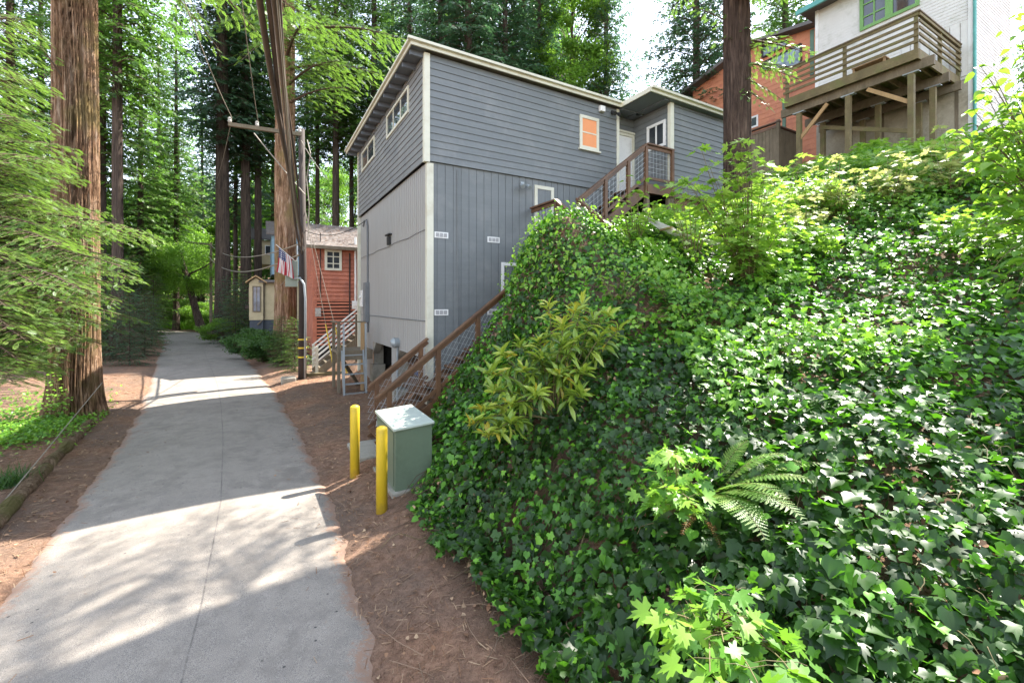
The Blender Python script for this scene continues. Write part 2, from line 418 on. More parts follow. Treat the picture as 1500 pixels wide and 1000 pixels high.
def ground(x, y, rough=True):
    x = np.asarray(x, float); y = np.asarray(y, float)
    b = base_z(x, y); loc = (x > -3) & (x < 16) & (y > -4) & (y < 20)
    z = b.copy()
    if loc.any():
        xl, yl = x[loc], y[loc]; fd = foot_dist(xl, yl)
        s = (xl - C0[0]) * .866 + (yl - C0[1]) * .5; t = -(xl - C0[0]) * .5 + (yl - C0[1]) * .866
        w1 = sstep(0, .25, fd) * (1 - sstep(12.5, 16, xl)) * (1 - sstep(14.5, 18, yl)) * sstep(-3.5, 0, yl)
        w1 = w1 * np.where(s < 7.2, 1 - sstep(-1.35, -1.18, t), 1 - sstep(-1.0, 0, t))
        bb = b[loc]; bb = np.where((fd < 0) & (t < -.9), np.minimum(bb, .18), bb)
        z[loc] = bb * (1 - w1) + np.maximum(tps(xl, yl), bb * 0 + .1) * w1
    if rough:
        onroad = (x < road_right(y) + .1) & (x > road_left(y) - .1)
        z = z + np.where(onroad, -.03, (fbm(x * 1.7, y * 1.7, 3) - .5) * .07 * np.clip((np.abs(x - (road_right(y) + road_left(y)) / 2) - 1.9) * 2, 0, 1))
    return z
def g1(x, y): return float(ground(np.array([x]), np.array([y]))[0])
def gnormal(x, y, e=.15):
    a = ground(x + e, y, False) - ground(x - e, y, False); b = ground(x, y + e, False) - ground(x, y - e, False)
    n = np.column_stack((-a, -b, np.full(len(a), 2 * e))); return n / np.linalg.norm(n, axis=1, keepdims=True)

def axis(lo, a, b, hi, fine, n):
    l = a - np.geomspace(fine, a - lo, n)[::-1]; r = b + np.geomspace(fine, hi - b, n)
    return np.concatenate((l, np.arange(a, b + fine / 2, fine), r))
gx = axis(-420, -14, 13.5, 420, .14, 42); gy = axis(-60, -1.5, 18, 520, .14, 46)
GX, GY = np.meshgrid(gx, gy); GZ = ground(GX, GY)
n1, n2 = GX.shape; idx = np.arange(n1 * n2).reshape(n1, n2)
q = np.stack((idx[:-1, :-1], idx[:-1, 1:], idx[1:, 1:], idx[1:, :-1]), -1).reshape(-1, 4)
me = np_mesh('ground', np.column_stack((GX.ravel(), GY.ravel(), GZ.ravel())), quads=q, smooth=True)
tag(link_mesh('ground', me, M_DUFF), kind='structure')

# road sheet
ys = np.concatenate((np.arange(-4, 20, .12), np.arange(20, 57, .6)))
nu = 25; V = []; seam = []; edge = []
yr = ys; 
RRi = np.column_stack((road_right(ys), ys)); 
RLi = np.column_stack((road_left(ys), ys))
nzR = (fbm(ys * 2.2, ys * 0, 11) - .5) * .34 + (vnoise(ys * 7, ys * 0, 4) - .5) * .07; nzL = (fbm(ys * 2.0, ys * 0, 12) - .5) * .3
for i, yv in enumerate(ys):
    a = RLi[i, 0] + nzL[i] - .05; b = RRi[i, 0] + nzR[i] + .05
    for k in range(nu):
        u = k / (nu - 1); x = a + (b - a) * u
        V.append((x, yv, .006 + .05 * (1 - (2 * u - 1) ** 2) * min(1, max(0, 1)) - (.045 if k in (0, nu - 1) else 0)))
        seam.append((x - (RLi[i, 0] + .56 * (RRi[i, 0] - RLi[i, 0]))) * .866); edge.append(max(0, 1 - min(u, 1 - u) * (b - a) / .55))
idx = np.arange(len(ys) * nu).reshape(len(ys), nu)
q = np.stack((idx[:-1, :-1], idx[:-1, 1:], idx[1:, 1:], idx[1:, :-1]), -1).reshape(-1, 4)
me = np_mesh('road', np.array(V), quads=q, smooth=True)
for nm, dat in (('seam', seam), ('edge', edge)):
    a = me.attributes.new(nm, 'FLOAT', 'POINT'); a.data.foreach_set('value', np.array(dat, np.float32))
tag(link_mesh('road', me, M_ROAD), kind='structure')
def in_view(p, mx=60, extra=0):
    Y = np.maximum(p[:, 1], .05); px = CX + FPX * p[:, 0] / Y; py = CY + FPX * (CAMZ - p[:, 2]) / Y
    return (p[:, 1] > .3) & (px > -mx) & (px < 1500 + mx) & (py > -mx - extra) & (py < 1000 + mx)
# ================================================================== building materials
M_GREY = simple('grey_painted_siding', (.150, .165, .170), .55, .09, 1.2, (.4, .4, 5), 0, .12, (.185, .195, .195))
M_GREYL = simple('weathered_grey_paint', (.345, .34, .325), .6, .07, 1.3, (5, 5, .35), 0, .08)
M_TRIM = simple('cream_trim_paint', (.62, .61, .50), .5, .06, 2, dirt=(.50, .47, .36))
M_WHITE = simple('white_paint', (.74, .74, .72), .5, .05, 2, dirt=(.5, .5, .46))
M_DECKW = simple('red_brown_stained_wood', (.150, .076, .038), .5, .3, 2.5, (1, 1, 1), 0, .25, (.08, .045, .03))
M_WIRE = simple('galvanised_wire', (.42, .44, .45), .4, .05, 4, metal=.3)
M_STEEL = simple('galvanised_steel', (.34, .38, .40), .45, .12, 5, metal=.35, dirt=(.24, .24, .23))
M_CONC = simple('cast_concrete', (.33, .31, .26), .9, .18, 3, bmp=.5, dirt=(.16, .15, .11))
M_DARK = simple('void_shade_board', (.020, .019, .018), .9, .3, 3)  # near-black colour stands in for shade inside hollows
M_SOFF = simple('soffit_paint', (.13, .15, .18), .6, .1, 1.5)
M_GLASS = glass_mat('window_glass')
M_BLIND = simple('amber_blind_cloth', (.50, .19, .075), .6, .08, 1.4)
bn = M_BLIND.node_tree; pb = [n for n in bn.nodes if n.type == 'BSDF_PRINCIPLED'][0]
pb.inputs['Emission Color'].default_value = (1, .45, .2, 1); pb.inputs['Emission Strength'].default_value = .06  # weak glow in the cloth, put in for light inside the room
M_ROOF = simple('asphalt_shingle', (.14, .13, .125), .9, .2, 6, bmp=.5)
M_ROOFP = simple('shingle_under_needles', (.19, .16, .145), .95, .35, 5, bmp=.8, dirt=(.11, .09, .085))
M_YEL = simple('yellow_safety_paint', (.62, .43, .02), .5, .12, 5, (1, 1, .5), dirt=(.36, .25, .05))
M_CAB = simple('cabinet_green_enamel', (.135, .18, .125), .32, .07, 1.5, dirt=(.11, .145, .10))
M_BLACK = simple('black_rubber', (.02, .02, .02), .6)
M_BLUE = simple('blue_plastic', (.03, .06, .25), .4)
M_OLDW = simple('weathered_board', (.20, .16, .11), .85, .3, 3, (1, 1, .25), 0, .5, (.10, .085, .05))
M_MOSSW = simple('mossy_deck_lumber', (.19, .150, .075), .85, .3, 2.5, (1, 1, 1), 0, .5, (.14, .15, .05))
M_TAN = simple('new_tan_lumber', (.42, .27, .13), .75, .2, 3, (1, 1, .3), 0, .3)

def lap_wall(F, plane, fixed, a0, a1, z0, z1, sign, pitch=.165, depth=.022):
    """lap siding: board courses with a stepped profile. plane 's' -> wall at s=fixed running along t; 't' -> wall at t=fixed along s.
    sign = outward direction along the fixed axis"""
    mb = MB(); z = z0
    pt = (lambda a, o, zz: F(fixed + o * sign, a, zz)) if plane == 's' else (lambda a, o, zz: F(a, fixed + o * sign, zz))
    while z < z1 - 1e-4:
        zt = min(z + pitch, z1)
        p = [pt(a0, 0, z), pt(a0, depth, z), pt(a0, .004, zt), pt(a0, 0, zt), pt(a1, 0, z), pt(a1, depth, z), pt(a1, .004, zt), pt(a1, 0, zt)]
        mb.add(p, [(0, 1, 2, 3), (7, 6, 5, 4), (0, 4, 5, 1), (1, 5, 6, 2), (2, 6, 7, 3)])
        z += pitch
    return mb
def groove_wall(F, plane, fixed, a0, a1, z0, z1, sign, pitch=.2, gw=.016, depth=.012, th=.03, mb=None):
    """vertical grooved panels as one profile extruded upwards"""
    mb = mb or MB(); pr = []; a = a0
    while a < a1 - 1e-4:
        b = min(a + pitch, a1); pr += [(a, 0), (b - gw, 0), (b - gw, -depth), (b, -depth)] if b < a1 else [(a, 0), (b, 0)]
        a = b
    pt = (lambda a, o, zz: F(fixed + o * sign, a, zz)) if plane == 's' else (lambda a, o, zz: F(a, fixed + o * sign, zz))
    vs = [pt(a, th + o, z0) for a, o in pr] + [pt(a, th + o, z1) for a, o in pr]; k = len(pr)
    mb.add(vs, [(i, i + 1, k + i + 1, k + i) for i in range(k - 1)])
    mb.add([pt(a0, 0, z0), pt(a1, 0, z0), pt(a1, th, z0), pt(a0, th, z0)], [(0, 1, 2, 3)])
    return mb
def window(F, plane, fixed, a0, a1, z0, z1, sign, parent, frame_mat, mull='v', fw=.07, name='window', sill=False, glass=None, mullw=.035, nv=1, nh=0, out=.05):
    """frame proud of the wall with a pane set back inside it"""
    def B(mb, x0, x1, o0, o1, zz0, zz1):
        if plane == 's': mb.fbox(F, fixed + o0 * sign, fixed + o1 * sign, x0, x1, zz0, zz1)
        else: mb.fbox(F, x0, x1, fixed + o0 * sign, fixed + o1 * sign, zz0, zz1)
    mb = MB()
    B(mb, a0, a1, -.02, out, z1 - fw, z1); B(mb, a0, a1, -.02, out, z0, z0 + fw)
    B(mb, a0, a0 + fw, -.02, out - .002, z0 + fw, z1 - fw); B(mb, a1 - fw, a1, -.02, out - .002, z0 + fw, z1 - fw)
    for i in range(nv):
        c = a0 + (a1 - a0) * (i + 1) / (nv + 1); B(mb, c - mullw / 2, c + mullw / 2, -.01, out - .012, z0 + fw, z1 - fw)
    for i in range(nh):
        c = z0 + (z1 - z0) * (i + 1) / (nh + 1); B(mb, a0 + fw, a1 - fw, -.01, out - .014, c - mullw / 2, c + mullw / 2)
    fr = mb.build(name, frame_mat, parent)
    g = MB(); B(g, a0 + fw * .6, a1 - fw * .6, -.01, max(.024, out - .045), z0 + fw * .6, z1 - fw * .6); g.build('pane', glass or M_GLASS, fr)
    if sill:
        s = MB(); B(s, a0 - .04, a1 + .04, -.02, out + .04, z0 - .045, z0 - .002); s.build('sill', frame_mat, fr)
    return fr

# ================================================================== the grey house
house = thing('grey_house', HF(0, 0, .2), 'three storey slate grey house with cream trim standing beside the road above the ivy bank', 'house')
F = HF
ZB, ZS, ZT = .15, 6.29, 8.75
lap_wall(F, 't', 0.0, 0, 5.92, ZS, ZT, -1).build('upper_siding', M_GREY, house)
M_GREYM = simple('grey_side_paint', (.20, .205, .205), .55, .10, 1.2, dirt=(.13, .14, .15))
lap_wall(F, 's', 0.0, 0, 7.74, ZS, ZT, -1).build('upper_siding', M_GREYM, house)
lap_wall(F, 't', 7.74, 0, 9.9, ZS - .2, ZT, 1).build('upper_siding', M_GREY, house)
lap_wall(F, 't', -1.095, 6.9, 9.95, 6.2, ZT, -1).build('wing_siding', M_GREY, house)
lap_wall(F, 's', 6.9, -1.095, .33, 6.2, ZT, -1).build('wing_siding', M_GREY, house)
lap_wall(F, 's', 9.95, -1.095, 7.74, 5.5, ZT, 1).build('wing_siding', M_GREY, house)
lap_wall(F, 't', .33, 5.92, 6.9, 6.2, ZT, -1).build('porch_siding', M_GREY, house)
# lower walls, grooved panels set back a little
groove_wall(F, 't', .06, .1, 5.92, 4.2, ZS, -1, .203, th=.03).build('lower_panel', M_GREY, house)
groove_wall(F, 't', .06, .1, 5.92, ZB, 4.19, -1, .203, th=.028).build('lower_panel', M_GREY, house)
mb = MB(); mb.fbox(F, .11, 5.9, .035, .05, 4.185, 4.205); mb.build('flashing', M_GREY, house)
lw = groove_wall(F, 's', .10, .06, 7.74, 2.6, ZS - .01, -1, .165, .030, .022, th=.03)
mb = lw.build('lower_panel', M_GREYL, house)
lw = MB()
for a, b, z in ((.06, .5, ZB), (.5, 2.75, 1.72), (2.75, 3.2, ZB), (3.2, 5.6, 1.72), (5.6, 7.74, ZB)):
    groove_wall(F, 's', .10, a, b, z, 2.59, -1, .165, .030, .022, th=.028, mb=lw)
lw.build('lower_panel', M_GREYL, house)
# chamfered corners of the open bays under the wall
for a, b in ((.5, 2.75), (3.2, 5.6)):
    ch = MB(); ch.poly([F(.075, b, 1.73), F(.075, b - .42, 1.73), F(.075, b, 1.30)], EX, .22); ch.build('bay_gusset', M_CONC, house)
    cj = MB(); cj.fbox(F, .10, .42, b + .002, b + .08, .95, 1.74); cj.build('bay_jamb', M_CONC, house)
pr = MB(); pr.fbox(F, .03, .45, 5.45, 5.95, .05, .95); pr.build('concrete_pier', M_CONC, house, bevel=.01)
pr = MB(); pr.fbox(F, .0, .4, 2.7, 3.25, .05, .55); pr.build('concrete_pier', M_CONC, house, bevel=.01)
iv = MB(); iv.fbox(F, 2.6, 2.7, .1, 7.6, .1, 2.4); iv.fbox(F, .42, 2.6, .1, 7.6, 1.9, 2.0); iv.fbox(F, .3, 2.7, .1, .2, .1, 2.1); iv.fbox(F, .3, 2.7, 5.95, 6.05, .1, 2.1); iv.build('underfloor', M_DARK, house)  # lining coloured near black to stand in for shade in the bays
# core box so no light leaks through
cb = MB(); cb.fbox(F, .13, 5.85, .12, 7.7, 2.62, 8.6); cb.fbox(F, 6.96, 9.9, -1.04, 7.7, 6.22, 8.6); cb.fbox(F, 2.75, 5.88, .12, 7.7, .1, 2.6); cb.fbox(F, 5.86, 6.96, .4, 7.7, 4.0, 8.6); cb.build('core_wall', M_DARK, house)
# trims
t = MB(); t.fbox(F, -.035, .10, -.04, .08, ZS - .03, ZT); t.build('corner_trim', M_TRIM, house)
t = MB(); t.fbox(F, .045, .20, .0, .13, ZB, ZS - .04); t.build('corner_trim', M_TRIM, house)
t = MB(); t.fbox(F, 5.86, 5.95, -.035, .08, 6.15, ZT); t.build('corner_trim', M_TRIM, house)
t = MB(); t.fbox(F, 6.86, 7.0, -1.14, -1.03, 6.15, ZT); t.build('corner_trim', M_TRIM, house)
t = MB(); t.fbox(F, -.03, .09, 7.66, 7.79, .2, ZT); t.build('corner_trim', M_TRIM, house)
# roof: thin slab in an L, fascia, rafter tails, gutter
sf = MB(); sf.fbox(F, -.36, 0, -.13, 8.1, 8.785, 8.797); sf.build('soffit', M_SOFF, house)
r = MB()
r.hexa([F(-.36, -.14, 8.80), F(5.92, -.14, 8.80), F(5.92, 8.1, 8.80), F(-.36, 8.1, 8.80), F(-.36, -.14, 8.88), F(5.92, -.14, 8.88), F(5.92, 8.1, 8.97), F(-.36, 8.1, 8.97)])
r.hexa([F(5.92, -1.27, 8.80), F(10.3, -1.27, 8.80), F(10.3, 8.1, 8.80), F(5.92, 8.1, 8.80), F(5.92, -1.27, 8.88), F(10.3, -1.27, 8.88), F(10.3, 8.1, 8.97), F(5.92, 8.1, 8.97)])
ro = r.build('roof', M_ROOF, house)
f = MB(); f.fbox(F, -.39, 5.90, -.175, -.14, 8.76, 8.89); f.fbox(F, 5.885, 5.92, -1.27, -.17, 8.76, 8.89); f.fbox(F, 5.885, 10.34, -1.305, -1.27, 8.76, 8.89)
f.fbox(F, -.39, -.36, -.14, 8.14, 8.76, 8.89); f.build('fascia', M_TRIM, ro)
gt = MB()
for a, b in ((-.47, 5.86),): gt.beam(F(a, -.215, 8.87), F(b, -.215, 8.87), .07, .06)
gt.beam(F(5.9, -1.345, 8.87), F(10.35, -1.345, 8.87), .07, .06)
gt.beam(F(-.42, -.17, 8.87), F(-.42, 8.14, 8.87), .05, .06); gt.build('gutter', M_TRIM, ro)
sf = MB(); sf.fbox(F, 5.95, 10.3, -1.26, .4, 8.755, 8.797); sf.build('soffit', M_SOFF, ro)
bt = MB(); bt.fbox(F, 6.55, 6.72, -1.2, .3, 8.72, 8.753); bt.fbox(F, 5.98, 6.85, -.15, -.05, 8.72, 8.753); bt.build('soffit_batten', M_SOFF, ro)
for k in range(14):
    tt = .05 + k * .6
    rt = MB(); rt.fbox(F, -.34, .0, tt, tt + .06, 8.66, 8.784); rt.build('rafter_tail', M_SOFF, ro)
# windows and doors
window(F, 's', 0.0, 1.2, 3.37, 7.84, 8.52, -1, house, M_TRIM, nv=2, mullw=.05, sill=False)
window(F, 's', 0.0, 4.95, 6.96, 7.80, 8.50, -1, house, M_TRIM, nv=1, mullw=.05)
window(F, 't', 0.0, 4.47, 5.16, 7.36, 8.30, -1, house, M_TRIM, nv=0, nh=1, fw=.085, glass=M_BLIND, sill=True)
window(F, 't', .06, 3.0, 3.62, 4.45, 6.14, -1, house, M_TRIM, nv=0, fw=.09, name='glazed_door')
window(F, 't', .06, 2.0, 2.75, 3.2, 4.05, -1, house, M_WHITE, nv=0, fw=.08)
window(F, 's', 6.9, -.95, -.25, 7.58, 8.33, -1, house, M_WHITE, nv=1, fw=.08, mullw=.05)
d = MB(); d.fbox(F, 5.97, 6.05, .27, .34, 6.3, 8.26); d.fbox(F, 6.80, 6.88, .27, .34, 6.3, 8.26); d.fbox(F, 6.05, 6.80, .27, .34, 8.18, 8.26); d.fbox(F, 5.93, 6.89, .25, .34, 8.27, 8.33)
df = d.build('door_frame', M_TRIM, house)
d = MB(); d.fbox(F, 6.05, 6.80, .30, .325, 6.3, 8.18); d.fbox(F, 6.14, 6.71, .285, .30, 7.3, 8.05); d.fbox(F, 6.14, 6.71, .285, .30, 6.45, 7.15)
dd = d.build('door', M_WHITE, house, bevel=.006)
kb = MB(); kb.tube([F(6.12, .30, 7.22), F(6.12, .22, 7.22)], .025, 10); kb.build('handle', M_STEEL, dd)
# vents, lamps, service gear on the walls
def wall_vent(s, z):
    v = MB(); v.fbox(F, s, s + .34, .015, .05, z - .07, z + .07); o = v.build('vent', M_WHITE, house)
    g = MB()
    for k in range(3): g.fbox(F, s + .03 + k * .098, s + .03 + k * .098 + .082, .010, .02, z - .045, z + .045)
    g.build('grille', simple('vent_grille', (.38, .38, .38), .6, .3, 40) if 'vent_grille' not in MATS else MATS['vent_grille'], o)
for s, z in ((.23, 4.61), (1.61, 4.60), (.23, 2.80), (1.61, 2.80)): wall_vent(s, z)
c = MB(); c.tube([F(.80, .01, ZB), F(.80, .01, 6.2)], .014, 8); c.build('conduit', M_GREY, house)
def lampset(s, z, t0, name, m):
    o = MB(); o.fbox(F, s - .05, s + .05, t0 - .05, t0, z - .05, z + .05)
    for q in (-.09, .09):
        o.tube([F(s, t0 - .03, z), F(s + q * .6, t0 - .1, z - .03), F(s + q, t0 - .14, z - .06)], .012, 6)
        o.tube([F(s + q, t0 - .12, z - .04), F(s + q, t0 - .17, z - .08), F(s + q * 1.1, t0 - .24, z - .13)], [.03, .05, .06], 10)
    o.build(name, m, house)
lampset(2.6, 6.1, .03, 'floodlight', M_STEEL); lampset(5.68, 8.60, -.02, 'floodlight', M_BLACK)
o = MB(); o.fbox(F, 5.16, 5.34, -.12, -.02, 8.52, 8.68); o.fbox(F, 5.2, 5.3, -.16, -.12, 8.50, 8.58); o.build('sensor_box', M_WHITE, house, bevel=.01)
o = MB(); o.fbox(F, 7.2, 7.4, -1.2, -1.11, 6.45, 6.60); o.tube([F(7.3, -1.17, 6.5), F(7.38, -1.28, 6.47)], .05, 10); o.build('dryer_vent', M_WHITE, house)
cd = MB(); cd.tube([F(.05, 6.3, 2.0), F(.03, 6.3, 5.75), F(.0, 6.34, 5.95), F(-.02, 6.55, 5.98), F(-.02, 6.75, 5.8)], .035, 8); cd.build('conduit', simple('grey_conduit', (.16, .17, .18), .5), house)
cd = MB(); cd.fbox(F, -.08, .07, 6.15, 6.5, 2.35, 3.75); cd.build('breaker_panel', MATS['grey_conduit'], house, bevel=.01)
cd = MB(); cd.fbox(F, -.04, .07, 6.9, 7.3, 2.9, 3.5); cd.tube([F(-.04, 7.1, 3.25), F(-.1, 7.1, 3.25)], .06, 12); cd.build('meter_box', M_WHITE, house, bevel=.01)
cd = MB(); cd.fbox(F, .0, .07, 3.25, 3.5, 4.75, 4.98); cd.fbox(F, -.03, .07, 3.15, 3.6, 5.02, 5.06); cd.build('vent_hood', M_BLACK, house)
cd = MB(); cd.tube([F(.07, 2.47, 1.92), F(-.06, 2.47, 1.92), F(-.14, 2.47, 1.90)], [.13, .15, .08], 14); cd.tube([F(.03, 2.45, 1.8), F(.03, 2.45, .3)], .03, 8); cd.build('wall_lamp', M_STEEL, house, smooth=False)
fl = MB(); fl.tube([F(.055, t_, 4.72 + .02 * math.sin(t_ * 3)) for t_ in np.linspace(.2, 7.5, 12)], .008, 4); fl.tube([F(.055, t_, 2.6) for t_ in (.2, 7.5)], .012, 4); fl.build('cable', M_GREY, house)
# blue bins seen in the open bays
for (s, t_) in ((.9, 3.1), (1.3, 1.3)):
    b = MB(); b.add([F(s, t_, .15), F(s + .5, t_, .15), F(s + .5, t_ + .6, .15), F(s, t_ + .6, .15), F(s - .05, t_ - .05, 1.0), F(s + .55, t_ - .05, 1.0), F(s + .55, t_ + .65, 1.0), F(s - .05, t_ + .65, 1.0)], [(3, 2, 1, 0), (4, 5, 6, 7), (0, 1, 5, 4), (1, 2, 6, 5), (2, 3, 7, 6), (3, 0, 4, 7)])
    r = thing('storage_bin', F(s + .25, t_ + .3, .15), 'blue plastic bin in the dark bay ' + ('beside the concrete pier under the grey house' if t_ > 2 else 'nearest the cream corner under the grey house'), 'bin')
    b.build('bin_body', M_BLUE, r, bevel=.02)
    l = MB(); l.fbox(F, s - .07, s + .57, t_ - .07, t_ + .67, 1.0, 1.05); l.build('lid', M_BLUE, r, bevel=.01)

# lattice, posts and beams under wing and landing
lt = MB()
for k in range(-12, 30):
    a = 7.05 + k * .085
    for dr in (-1, 1):
        x0, z0, x1, z1 = a, 4.7, a + dr * 1.45, 6.15
        def clip(x0, z0, x1, z1, lo, hi):
            if max(x0, x1) < lo or min(x0, x1) > hi: return None
            m_ = (z1 - z0) / (x1 - x0)
            if x0 < lo: z0 += m_ * (lo - x0); x0 = lo
            if x0 > hi: z0 += m_ * (hi - x0); x0 = hi
            if x1 < lo: z1 += m_ * (lo - x1); x1 = lo
            if x1 > hi: z1 += m_ * (hi - x1); x1 = hi
            return x0, z0, x1, z1
        c_ = clip(x0, z0, x1, z1, 7.05, 8.3)
        if c_: lt.beam(F(c_[0], -1.0 - .01 * dr, c_[1]), F(c_[2], -1.0 - .01 * dr, c_[3]), .03, .012, up=tuple(-EY))
M_LATT = simple('tan_lattice', (.27, .17, .095), .8, .2, 4)
lt.build('lattice', M_LATT, house)
for s in (6.95, 8.35, 9.8):
    ps = MB(); ps.fbox(F, s, s + .11, -1.08, -.97, 4.3, 6.07); ps.build('under_post', M_OLDW, house)
ps = MB(); ps.fbox(F, 6.9, 9.95, -1.09, -.95, 6.08, 6.198); ps.build('under_beam', M_OLDW, house)

# ================================================================== timber stairs along the house
st = thing('timber_stairway', HF(-1.3, -.6, .2), 'red-brown timber stairs with wire mesh railings climbing the side of the grey house', 'stairs')
def flight(A, B, Wd, nst, name='treads'):
    """A,B: points (s,t,z) of bottom and top on centre line; Wd: half-width vector in (s,t)"""
    A = np.array(A, float); B = np.array(B, float); m = MB()
    for k in range(nst):
        u = (k + .5) / nst; p = A + (B - A) * u; dr = (B - A) / nst * .62
        dr = np.array((dr[0], dr[1], 0))
        c = [p - dr - Wd, p - dr + Wd, p + dr + Wd, p + dr - Wd]
        c = [F(*q_) for q_ in c]; m.poly(c, (0, 0, 1), .04)
    m.build(name, M_DECKW, st)
    sg = MB()
    for sd in (-1, 1):
        a = F(*(A + Wd * sd)); b = F(*(B + Wd * sd)); sg.beam(a - EZ * .12, b - EZ * .12, .045, .26)
    sg.build('stringer', M_DECKW, st)
def mesh_rail(posts, tops, zb, zt, name='railing', diag=True, grab=.04):
    """posts: list of (s,t,zfloor) ; hand rail from first to last with mesh between posts"""
    for (s, t_, z0, z1) in posts:
        pr = MB(); pr.fbox(F, s - .045, s + .045, t_ - .045, t_ + .045, z0, z1); pr.build('post', M_DECKW, st)
    a, b = tops; h = MB(); h.beam(F(*a), F(*b), .14, .04); h.beam(F(a[0], a[1], a[2] - .075), F(b[0], b[1], b[2] - .075), .04, .09)
    ho = h.build('handrail', M_DECKW, st)
    h = MB(); h.beam(F(a[0], a[1], a[2] - zt), F(b[0], b[1], b[2] - zt), .04, .075); h.build('bottom_rail', M_DECKW, st)
    A = F(*a); B = F(*b); L = float(np.linalg.norm((B - A)[:2])); d = (B - A) / L; dz = d[2]
    w = MB(); H = zt - .12
    n = int(L / .125)
    lo = lambda x: A + d * x - EZ * (zt - .04)
    if diag:
        k = -H
        while k < L:
            for sgn in (1, -1):
                x0, x1 = (k, k + H) if sgn > 0 else (k + H, k)
                y0, y1 = 0., H
                # param from (x0,0) to (x1,H) clip x in 0..L
                u0, u1 = 0., 1.
                dx = x1 - x0
                for lim in (0., L):
                    u = (lim - x0) / dx
                    if (dx > 0) == (lim == 0.): u0 = max(u0, u)
                    else: u1 = min(u1, u)
                if u1 > u0 + .02:
                    p0 = lo(x0 + dx * u0) + EZ * (H * u0); p1 = lo(x0 + dx * u1) + EZ * (H * u1)
                    w.beam(p0, p1, .0055, .0055)
            k += .15
    else:
        for k in range(1, n): p = lo(k * L / n); w.beam(p, p + EZ * H, .0055, .0055)
        m_ = int(H / .125)
        for k in range(m_ + 1): w.beam(lo(0) + EZ * (H * k / m_), lo(L) + EZ * (H * k / m_), .0055, .0055)
    w.build('wire_mesh', M_WIRE, ho)
SL = .745
zr = lambda s: 2.18 + SL * (s + .05)        # outer rail top along lower flight
flight((-1.25, -.62, .22), (2.35, -.62, .22 + SL * 3.6), np.array((0, .5, 0)), 15)
mesh_rail([(s, -1.15, zr(s) - 1.08, zr(s) - .02) for s in (-1.12, -.12, .78, 1.7, 2.4)], ((-1.38, -1.15, zr(-1.38)), (2.45, -1.15, zr(2.45))), 0, .86)
mesh_rail([(s, -.1, zr(s) - 1.05, zr(s) - .02) for s in (-1.12, -.14)], ((-1.3, -.1, zr(-1.3) - .02), (.02, -.1, zr(.02) - .02)), 0, .86)
# landings
l = MB(); l.fbox(F, 2.3, 3.5, -1.2, -.02, 2.86, 2.92); l.build('landing', M_DECKW, st)
l = MB(); l.fbox(F, 2.82, 3.56, -1.2, -.02, 4.40, 4.45); l.fbox(F, 2.82, 3.56, -1.2, -1.15, 4.2, 4.40); l.build('landing', M_DECKW, st)
for p in ((2.86, -1.15), (3.5, -1.15)):
    o = MB(); o.fbox(F, p[0] - .05, p[0] + .05, p[1] - .05, p[1] + .05, 2.2, 4.4); o.build('under_post', M_DECKW, st)
mesh_rail([(2.86, -1.15, 4.4, 5.44)], ((2.86, -1.15, 5.48), (2.86, -.06, 5.48)), 0, .86, diag=False)
flight((3.2, -2.65, 3.35), (3.2, -1.18, 4.42), np.array((.33, 0, 0)), 6)
for s in (2.86, 3.53):
    z1 = 5.5 if s < 3 else 5.60
    h = MB(); h.beam(F(s, -1.12, z1), F(s, -2.7, z1 - 1.58 * .73), .12, .04); h.beam(F(s, -1.15, z1 - .07), F(s, -2.7, z1 - .07 - 1.55 * .73), .04, .08)
    for t_ in (-1.95, -2.65): h.fbox(F, s - .04, s + .04, t_ - .04, t_ + .04, z1 - 2.2, z1 + (t_ + 1.12) * .73 - .03)
    h.build('handrail', M_DECKW, st)
zu = lambda s: 5.58 + .76 * (s - 3.52)
flight((3.56, -.62, 4.47), (5.86, -.62, 6.26), np.array((0, .5, 0)), 8)
mesh_rail([(s, -1.15, zu(s) - 1.2, zu(s) - .02) for s in (3.54, 4.4, 5.2)] + [(5.86, -1.15, 5.95, 7.34)], ((3.5, -1.15, zu(3.5)), (5.84, -1.15, zu(5.84))), 0, .9, diag=False)
l = MB(); l.fbox(F, 5.86, 6.9, -1.2, .30, 6.22, 6.28); l.fbox(F, 5.86, 6.92, -1.22, -1.17, 6.02, 6.215); l.fbox(F, 5.86, 5.91, -1.16, .30, 6.02, 6.215); l.build('landing', M_DECKW, st)
mesh_rail([(6.86, -1.19, 6.02, 7.34)], ((5.86, -1.17, 7.36), (6.92, -1.17, 7.36)), 0, .92, diag=False)
for s, t_ in ((5.95, -1.1), (6.8, -1.1), (4.5, -1.1), (4.5, -.15)):
    o = MB(); o.fbox(F, s - .05, s + .05, t_ - .05, t_ + .05, 3.2, 6.0 if s > 5 else 4.9); o.build('under_post', M_OLDW, st)
# dark store under the landing
sb = thing('storage_bin', F(6.3, -.3, 5.0), 'black lidded bin in the shade under the upper landing', 'bin')
b = MB(); b.fbox(F, 6.1, 6.6, -.7, -.2, 4.6, 5.5); b.build('bin_body', M_BLACK, sb, bevel=.03)
b = MB(); b.fbox(F, 6.06, 6.64, -.74, -.16, 5.5, 5.56); b.build('lid', M_BLACK, sb, bevel=.02)

